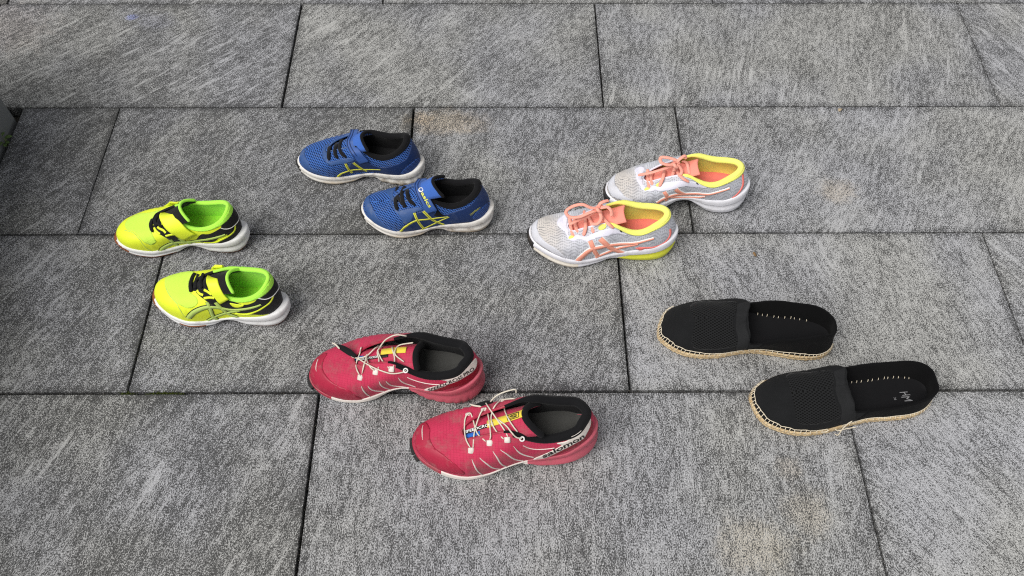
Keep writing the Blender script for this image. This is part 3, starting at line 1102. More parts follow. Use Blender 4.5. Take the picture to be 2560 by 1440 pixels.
# panel outlines and stripe paths on the uppers, in surface coordinates (s around, t up)
TR = {
 'A': {
  'front_black': [(0.3562, 0.919), (0.3594, 0.996), (0.3253, 0.982), (0.2844, 0.865), (0.2612, 0.663), (0.2521, 0.5), (0.2422, 0.27), (0.2547, 0.279), (0.2723, 0.413), (0.2935, 0.597), (0.3265, 0.799)],
  'rear_black': [(0.2087, 0.445), (0.1958, 0.767), (0.1744, 0.727), (0.1291, 0.793), (0.0996, 0.576), (0.0661, 0.429), (0.0819, 0.347), (0.1165, 0.418), (0.1435, 0.398), (0.1667, 0.19), (0.2, 0.144), (0.208, 0.287)],
  'heel_cap': [(-0.0625, 0.985), (-0.0529, 0.755), (-0.0385, 0.473), (0.0248, 0.436), (0.0774, 0.518), (0.1087, 0.669), (0.1277, 0.827), (0.0923, 0.953), (0.0298, 0.967)],
  'heel_low': [(-0.0356, 0.366), (-0.0217, 0.094), (0.0176, 0.003), (0.0554, 0.002), (0.0984, 0.002), (0.1287, 0.001), (0.1594, 0.085), (0.1498, 0.17), (0.1106, 0.271), (0.0707, 0.324), (0.0472, 0.399), (-0.0065, 0.414)],
  'piping': [(-0.0542, 0.985), (-0.0492, 0.724), (-0.0453, 0.494), (-0.0065, 0.414), (0.0512, 0.46), (0.0894, 0.546), (0.1125, 0.663), (0.1286, 0.804)],
  'yline': [(0.0581, 0.439), (0.0775, 0.309), (0.1128, 0.288), (0.1401, 0.235), (0.1603, 0.131), (0.1938, 0.126)],
  'm1': [(0.2979, 0.001), (0.2877, 0.132), (0.2692, 0.221), (0.2523, 0.219), (0.224, 0.191), (0.1912, 0.365), (0.1536, 0.439), (0.1209, 0.448)],
  'm2': [(0.2726, 0.442), (0.2647, 0.263), (0.2582, 0.094)],
  'm3': [(0.252, 0.468), (0.2408, 0.268), (0.2286, 0.07)],
  'mesh': [(0.4873, 0.48), (0.5302, 0.451), (0.5786, 0.504), (0.612, 0.802), (0.6667, 0.985), (0.6625, 0.985), (0.6125, 0.985), (0.5383, 0.995), (0.4222, 0.961), (0.3605, 0.85), (0.3133, 0.507), (0.3162, 0.331), (0.3345, 0.373), (0.3756, 0.564), (0.4184, 0.608), (0.4479, 0.52)],
  'band': [(0.2649, 0.944), (0.2458, 0.985), (0.221, 0.997), (0.1954, 0.827), (0.1704, 0.746), (0.14, 0.81), (0.1084, 0.947), (0.0725, 0.99), (0.0257, 0.975), (-0.0625, 0.985)],
  'tab1': [(0.3479, 0.902), (0.3314, 0.817), (0.3104, 0.714)],
  'tab2': [(0.3325, 0.915), (0.3052, 0.814), (0.2924, 0.72)],
  'tab3': [(0.2881, 0.606), (0.2624, 0.638)],
  'seam': [(0.4564, 0.456), (0.4106, 0.589), (0.3595, 0.464), (0.3154, 0.006)],
 },
 'B': {
  'side_black': [(0.3327, 0.999), (0.3397, 0.969), (0.3091, 0.867), (0.2771, 0.73), (0.2523, 0.592), (0.2275, 0.562), (0.1971, 0.545), (0.2021, 0.383), (0.1801, 0.352), (0.155, 0.404), (0.121, 0.502), (0.0839, 0.554), (0.0649, 0.603), (0.0949, 0.724), (0.1291, 0.899), (0.1497, 0.83), (0.1778, 0.804), (0.204, 0.93), (0.225, 0.985), (0.2542, 0.985), (0.2708, 0.985), (0.2833, 0.985), (0.2921, 0.999)],
  'heel_cap': [(-0.0708, 1), (-0.068, 0.814), (-0.0539, 0.598), (0.0038, 0.585), (0.0576, 0.615), (0.0949, 0.724), (0.1256, 0.906), (0.0921, 0.969), (0.0324, 0.997)],
  'heel_low': [(-0.0469, 0.465), (-0.0307, 0.203), (-0.0179, 0.017), (0.0329, 0.009), (0.1016, 0.084), (0.1206, 0.101), (0.1536, 0.222), (0.1639, 0.264), (0.1217, 0.476), (0.0842, 0.494), (0.0563, 0.576), (0.0043, 0.557)],
  'piping': [(-0.0833, 0.924), (-0.0596, 0.631), (-0.0503, 0.502), (0.0136, 0.575), (0.063, 0.62), (0.1022, 0.728), (0.1291, 0.899)],
  'yline': [(0.0597, 0.598), (0.0868, 0.514), (0.1217, 0.476), (0.1556, 0.353), (0.1742, 0.265), (0.2055, 0.296)],
  'm1': [(0.313, 0.191), (0.3041, 0.438), (0.2865, 0.552), (0.2653, 0.582), (0.2425, 0.582), (0.2155, 0.532), (0.189, 0.584), (0.1627, 0.612), (0.1273, 0.636)],
  'm2': [(0.2699, 0.05), (0.2554, 0.156), (0.234, 0.301), (0.2154, 0.404), (0.1939, 0.528)],
  'm3': [(0.2781, 0.73), (0.2635, 0.493), (0.2551, 0.186), (0.2494, 0.034)],
  'm4': [(0.256, 0.748), (0.2378, 0.562), (0.2214, 0.289), (0.203, 0.09)],
  'mesh': [(0.5261, 0.467), (0.5773, 0.338), (0.6078, 0.43), (0.6434, 0.508), (0.639, 0.702), (0.61, 0.842), (0.4644, 0.981), (0.3497, 0.914), (0.3142, 0.782), (0.3122, 0.648), (0.3266, 0.556), (0.3678, 0.577), (0.4243, 0.585), (0.4662, 0.545)],
  'band': [(0.2583, 0.985), (0.2333, 0.985), (0.2072, 0.936), (0.1778, 0.804), (0.1497, 0.83), (0.1205, 0.937), (0.0886, 0.993), (0.0264, 0.997), (-0.025, 0.985), (-0.0888, 0.984)],
  'ypatch': [(0.2173, 0.872), (0.1846, 0.834), (0.1869, 0.739), (0.2017, 0.699), (0.2111, 0.727)],
  'tab1': [(0.3364, 1), (0.3222, 0.945), (0.3017, 0.902)],
  'tab2': [(0.3035, 1), (0.2901, 0.967), (0.2716, 0.907)],
  'tab3': [(0.2954, 0.832), (0.2617, 0.844)],
  'seam': [(0.4833, 0.544), (0.3908, 0.593), (0.35, 0.47), (0.3213, 0.214)],
 },
 'C': {
  'toecap': [(0.4674, 0.214), (0.5043, 0.226), (0.5347, 0.271), (0.5318, 0.366), (0.4832, 0.412), (0.4126, 0.403), (0.3967, 0.294), (0.3643, 0.227), (0.3403, 0.111), (0.311, 0.07), (0.3081, 0.056), (0.3339, 0.058), (0.3694, 0.088), (0.4079, 0.078), (0.4312, 0.132)],
  'eyestay': [(0.5651, 0.891), (0.5882, 0.966), (0.3903, 0.917), (0.3545, 0.766), (0.34, 0.644), (0.3056, 0.714), (0.2893, 0.726), (0.2695, 0.674), (0.2691, 0.594), (0.2928, 0.539), (0.3123, 0.546), (0.3279, 0.499), (0.3492, 0.594), (0.3806, 0.74), (0.4499, 0.879)],
  'navy': [(0.3057, 0.063), (0.2985, 0.184), (0.2842, 0.271), (0.2743, 0.552), (0.268, 0.615), (0.2485, 0.755), (0.2331, 0.713), (0.2194, 0.58), (0.1898, 0.52), (0.1503, 0.588), (0.0913, 0.652), (0.0471, 0.76), (-0.0214, 0.85), (-0.0136, 0.526), (-0.0073, 0.092), (0.0356, 0.015), (0.0885, 0.026), (0.129, 0.001), (0.1661, 0.036), (0.2065, 0.111), (0.2286, 0.163), (0.2638, 0.14), (0.2853, 0.096)],
  'm1': [(0.3019, 0.061), (0.2925, 0.168), (0.2724, 0.242), (0.2501, 0.276), (0.2212, 0.299), (0.1964, 0.356)],
  'm2': [(0.2884, 0.551), (0.2778, 0.351), (0.2666, 0.145)],
  'm3': [(0.2683, 0.562), (0.2509, 0.393), (0.2315, 0.181)],
  'band': [(0.2481, 0.962), (0.2243, 0.877), (0.199, 0.911), (0.1692, 0.919), (0.1444, 0.901), (0.1107, 0.935), (0.0837, 0.942), (0.0406, 0.962), (0.0145, 0.985), (-0.0125, 0.985)],
  'heelmesh': [(0.1364, 0.146), (0.111, 0.345), (0.0641, 0.352), (0.0126, 0.167), (0.0369, 0.021), (0.0881, 0.052), (0.1256, 0.03)],
 },
 'D': {
  'toecap': [(0.4959, 0.26), (0.5326, 0.234), (0.5539, 0.267), (0.5723, 0.31), (0.6029, 0.395), (0.6081, 0.453), (0.5856, 0.359), (0.5524, 0.349), (0.511, 0.428), (0.4635, 0.463), (0.4226, 0.438), (0.3933, 0.335), (0.367, 0.214), (0.3505, 0.13), (0.3233, 0.041), (0.3267, 0.024), (0.3511, 0.014), (0.3848, 0.023), (0.4182, 0.096), (0.4507, 0.187)],
  'eyestay': [(0.6223, 0.523), (0.6391, 0.642), (0.6331, 0.765), (0.5529, 0.991), (0.3696, 0.885), (0.3475, 0.738), (0.3414, 0.754), (0.3219, 0.795), (0.3056, 0.807), (0.2811, 0.779), (0.2723, 0.694), (0.291, 0.658), (0.2908, 0.607), (0.2919, 0.407), (0.3076, 0.328), (0.3162, 0.454), (0.3467, 0.699), (0.409, 0.888), (0.5532, 0.9)],
  'navy': [(0.2892, 0.604), (0.2718, 0.677), (0.2499, 0.682), (0.213, 0.638), (0.1831, 0.791), (0.1527, 0.802), (0.1092, 0.853), (0.0606, 0.957), (0, 0.985), (-0.0083, 0.747), (0.0088, 0.415), (0.0266, 0.273), (0.0558, 0.002), (0.0894, 0.002), (0.1177, 0.013), (0.1561, 0.078), (0.2028, 0.061), (0.2312, 0.005), (0.2483, 0.005), (0.2871, 0.014), (0.3168, 0.062), (0.3047, 0.331)],
  'm1': [(0.3137, 0.054), (0.3001, 0.259), (0.2825, 0.385), (0.2557, 0.411), (0.2272, 0.465), (0.2027, 0.533)],
  'm2': [(0.2927, 0.661), (0.2774, 0.415), (0.2648, 0.196), (0.256, 0.028)],
  'm3': [(0.2702, 0.677), (0.2503, 0.499), (0.2292, 0.276), (0.21, 0.077)],
  'm4': [(0.2658, 0.014), (0.2476, 0.104), (0.2275, 0.241), (0.2105, 0.413), (0.1995, 0.516)],
  'band': [(0.2583, 0.985), (0.2333, 0.985), (0.2125, 0.985), (0.1922, 0.991), (0.169, 0.988), (0.1506, 0.979), (0.1208, 0.985), (0.0917, 0.985), (0.0333, 0.985), (0.0042, 0.985)],
  'gusset': [(0.2542, 0.985), (0.25, 0.985), (0.2424, 0.927), (0.2175, 0.631), (0.2078, 0.58), (0.2283, 0.535), (0.2397, 0.576), (0.2363, 0.74)],
  'heelmesh': [(0.1309, 0.258), (0.111, 0.438), (0.0782, 0.424), (0.0371, 0.28), (0.0513, 0.027), (0.0835, 0.005), (0.1175, 0.077)],
  'text': [(0.1362, 0.414), (0.1162, 0.486), (0.0918, 0.492), (0.1391, 0.487), (0.1187, 0.558), (0.094, 0.567)],
 },
 'E': {
  'toecap': [(0.5388, 0.133), (0.5484, 0.143), (0.5686, 0.254), (0.5697, 0.28), (0.5287, 0.354), (0.4785, 0.394), (0.4275, 0.389), (0.3939, 0.317), (0.3669, 0.31), (0.3684, 0.202), (0.4004, 0.143), (0.4391, 0.075), (0.4736, 0.111)],
  'eyestay': [(0.6221, 0.609), (0.6353, 0.737), (0.6078, 0.907), (0.4796, 0.977), (0.3892, 0.884), (0.355, 0.751), (0.3482, 0.863), (0.3258, 0.797), (0.3136, 0.88), (0.2914, 0.863), (0.2694, 0.842), (0.2434, 0.888), (0.2227, 0.971), (0.2032, 0.896), (0.2364, 0.701), (0.2676, 0.628), (0.2804, 0.597), (0.3076, 0.612), (0.3317, 0.689), (0.3345, 0.651), (0.3659, 0.693), (0.4213, 0.848), (0.5536, 0.826)],
  'm1': [(0.2973, 0.134), (0.2865, 0.226), (0.2711, 0.259), (0.2431, 0.25), (0.2039, 0.422), (0.1658, 0.611), (0.1267, 0.657)],
  'm2': [(0.3026, 0.598), (0.2847, 0.346), (0.2758, 0.097)],
  'm3': [(0.2769, 0.585), (0.2565, 0.371), (0.2389, 0.253)],
  'm4': [(0.2718, 0.206), (0.2449, 0.058), (0.2111, 0.098), (0.1934, 0.324)],
  'pink': [(0.0464, 0.879), (0.0698, 0.424), (0.0999, 0.134), (0.1156, 0.022)],
  'band': [(0.2702, 0.993), (0.25, 0.985), (0.225, 0.985), (0.2042, 0.985), (0.1917, 0.985), (0.1625, 0.985), (0.1333, 0.985), (0.1, 0.985), (0.0454, 0.999), (-0.0042, 0.985)],
  'eyelet1': [(0.3581, 0.75)],
  'eyelet2': [(0.3267, 0.85)],
  'hole': [(0.2328, 0.916)],
 },
 'F': {
  'toecap': [(0.504, 0.133), (0.5299, 0.125), (0.5521, 0.193), (0.5764, 0.21), (0.5372, 0.333), (0.482, 0.352), (0.4431, 0.345), (0.4092, 0.317), (0.3691, 0.285), (0.3359, 0.04), (0.361, 0.064), (0.3941, 0.083), (0.4299, 0.081), (0.4654, 0.057)],
  'eyestay': [(0.616, 0.696), (0.6263, 0.756), (0.5901, 0.944), (0.4382, 1), (0.3864, 0.875), (0.3572, 0.794), (0.3493, 0.883), (0.3314, 0.818), (0.3165, 0.79), (0.3044, 0.836), (0.2907, 0.869), (0.274, 0.902), (0.2551, 0.924), (0.2328, 0.911), (0.2164, 0.891), (0.2416, 0.833), (0.2711, 0.725), (0.2868, 0.715), (0.3041, 0.679), (0.3056, 0.646), (0.3321, 0.73), (0.3419, 0.672), (0.3664, 0.727), (0.4304, 0.895)],
  'm1': [(0.3058, 0.03), (0.298, 0.226), (0.2882, 0.386), (0.2656, 0.432), (0.237, 0.479), (0.1992, 0.522), (0.1653, 0.577), (0.1368, 0.57)],
  'm2': [(0.3026, 0.676), (0.2874, 0.466), (0.2672, 0.168), (0.2634, 0.065)],
  'm3': [(0.2814, 0.69), (0.2554, 0.47), (0.2292, 0.231), (0.2083, 0.005)],
  'm4': [(0.2675, 0.058), (0.2485, 0.151), (0.23, 0.265), (0.2106, 0.361), (0.1817, 0.472)],
  'pink': [(0.0645, 0.549), (0.0766, 0.247), (0.1014, 0.046), (0.1279, 0.038), (0.1521, 0.106), (0.1775, 0.212)],
  'tri': [(0.184, 0.234), (0.1607, 0.144), (0.1699, 0)],
  'band': [(0.2708, 0.985), (0.2583, 0.985), (0.2417, 0.985), (0.2125, 0.985), (0.1975, 0.953), (0.1793, 0.904), (0.155, 0.919), (0.1208, 0.985), (0.0833, 0.985), (0.0341, 0.932), (0, 0.985)],
  'eyelet1': [(0.3616, 0.791)],
  'eyelet2': [(0.2845, 0.944)],
  'hole': [(0.238, 0.939)],
 },
 'G': {
  'rand': [(0.476, 0.188), (0.5166, 0.19), (0.5332, 0.211), (0.5502, 0.385), (0.5471, 0.494), (0.5059, 0.503), (0.4497, 0.502), (0.409, 0.506), (0.3652, 0.477), (0.3317, 0.369), (0.3044, 0.024), (0.3278, 0.01), (0.3617, 0.061), (0.3993, 0.079), (0.4338, 0.07)],
  'white': [(0.1782, 0.962), (0.1554, 0.948), (0.1134, 0.976), (0.0564, 0.942), (-0.0037, 0.75), (0.0026, 0.564), (0.0429, 0.463), (0.0975, 0.634), (0.1432, 0.658), (0.1643, 0.382), (0.1823, 0.005), (0.1929, 0.002), (0.1801, 0.448), (0.1578, 0.782)],
  'text': [(0.1832, 0.032), (0.1661, 0.458), (0.1446, 0.725), (0.1005, 0.714), (0.0429, 0.507), (0.1875, 0.301), (0.1737, 0.686), (0.1501, 0.898), (0.1049, 0.896), (0.0408, 0.695)],
  'maroon': [(0.1822, 0.016), (0.1588, 0.509), (0.1164, 0.711), (0.0457, 0.595), (-0.0047, 0.521), (0.0066, 0.201), (0.0368, 0.014), (0.0863, 0.153), (0.1352, 0.304), (0.1682, 0.06)],
  's1': [(0.3172, 0.571), (0.3018, 0.32), (0.2892, 0.044)],
  's2': [(0.3042, 0.564), (0.2827, 0.261), (0.2635, 0.049)],
  's3': [(0.2838, 0.627), (0.2687, 0.344), (0.2539, 0.062)],
  's4': [(0.27, 0.602), (0.2485, 0.254), (0.2241, 0.051)],
  's5': [(0.2524, 0.721), (0.2317, 0.403), (0.2093, 0.157)],
  's6': [(0.2386, 0.782), (0.2184, 0.705), (0.1645, 0.601)],
  'band': [(0.275, 0.985), (0.2583, 0.985), (0.2417, 0.985), (0.2167, 0.985), (0.1917, 0.985), (0.1667, 0.985), (0.1458, 0.985), (0.1042, 0.985), (0.0583, 0.985), (0.0017, 0.883), (-0.0347, 0.86)],
  'toeline': [(0.5237, 0.365), (0.4935, 0.374), (0.4597, 0.373)],
 },
 'H': {
  'rand': [(0.5114, 0.228), (0.5417, 0.175), (0.5657, 0.218), (0.5631, 0.38), (0.5293, 0.526), (0.4771, 0.526), (0.4337, 0.529), (0.3947, 0.546), (0.349, 0.406), (0.3227, 0.149), (0.3483, 0.125), (0.383, 0.084), (0.4218, 0.159), (0.4614, 0.155)],
  'white': [(0.1797, 0.871), (0.1603, 0.872), (0.1501, 0.999), (0.0917, 0.985), (0.0325, 0.911), (0.0457, 0.706), (0.0848, 0.578), (0.0973, 0.487), (0.1327, 0.586), (0.1529, 0.468), (0.1679, 0.26), (0.1837, 0.014), (0.2027, 0.054), (0.1903, 0.31), (0.1784, 0.513), (0.1674, 0.723)],
  'text': [(0.1851, 0.094), (0.1708, 0.364), (0.1557, 0.553), (0.1353, 0.672), (0.0958, 0.544), (0.1961, 0.435), (0.1832, 0.653), (0.1671, 0.813), (0.1467, 0.919), (0.1076, 0.865)],
  'maroon': [(0.1943, 0.065), (0.1713, 0.381), (0.1429, 0.56), (0.1021, 0.574), (0.051, 0.661), (0.0281, 0.698), (0.0486, 0.285), (0.0828, 0.156), (0.1348, 0.307), (0.1647, 0.103)],
  's1': [(0.3289, 0.618), (0.3102, 0.381), (0.2876, 0.003)],
  's2': [(0.3147, 0.643), (0.2895, 0.419), (0.2576, 0.025)],
  's3': [(0.2933, 0.739), (0.2741, 0.51), (0.2466, 0.028)],
  's4': [(0.2794, 0.747), (0.2577, 0.56), (0.2195, 0.068)],
  's5': [(0.2574, 0.789), (0.2387, 0.57), (0.2051, 0.211)],
  's6': [(0.2417, 0.803), (0.2183, 0.686), (0.1794, 0.646)],
  'band': [(0.2792, 0.985), (0.2708, 0.985), (0.2542, 0.985), (0.2417, 0.985), (0.2167, 0.985), (0.1928, 0.928), (0.1723, 0.902), (0.1555, 0.95), (0.1208, 0.985), (0.0542, 0.985), (0.0286, 1), (-0.0167, 0.985)],
  'toeline': [(0.5495, 0.355), (0.5128, 0.399), (0.4794, 0.398)],
 },
 'I': {
  'perf': [(0.6163, 0.393), (0.6533, 0.564), (0.6793, 0.809), (0.563, 0.886), (0.3846, 0.846), (0.3187, 0.745), (0.2942, 0.613), (0.3222, 0.312), (0.3571, 0.23), (0.3801, 0.308), (0.4264, 0.488), (0.5067, 0.564)],
  'rib': [(0.6812, 0.823), (0.6956, 0.887), (0.7384, 0.999), (0.6503, 0.998), (0.4674, 0.988), (0.3334, 0.979), (0.2882, 0.947), (0.2695, 0.998), (0.241, 0.042), (0.2498, 0.01), (0.2607, 0.181), (0.309, 0.721), (0.3575, 0.841), (0.4711, 0.903), (0.6116, 0.888)],
 },
 'J': {
  'perf': [(0.6223, 0.396), (0.6519, 0.58), (0.6747, 0.813), (0.5579, 0.889), (0.3657, 0.816), (0.3055, 0.639), (0.3248, 0.382), (0.3654, 0.3), (0.4134, 0.462), (0.4644, 0.535), (0.5496, 0.533)],
  'rib': [(0.6783, 0.829), (0.695, 0.895), (0.7458, 0.985), (0.6667, 0.985), (0.4251, 1), (0.3236, 0.999), (0.277, 0.986), (0.2555, 0.928), (0.2373, 0.03), (0.2458, 0.011), (0.2583, 0.066), (0.3095, 0.691), (0.3576, 0.835), (0.5105, 0.907), (0.6291, 0.885)],
 },
}
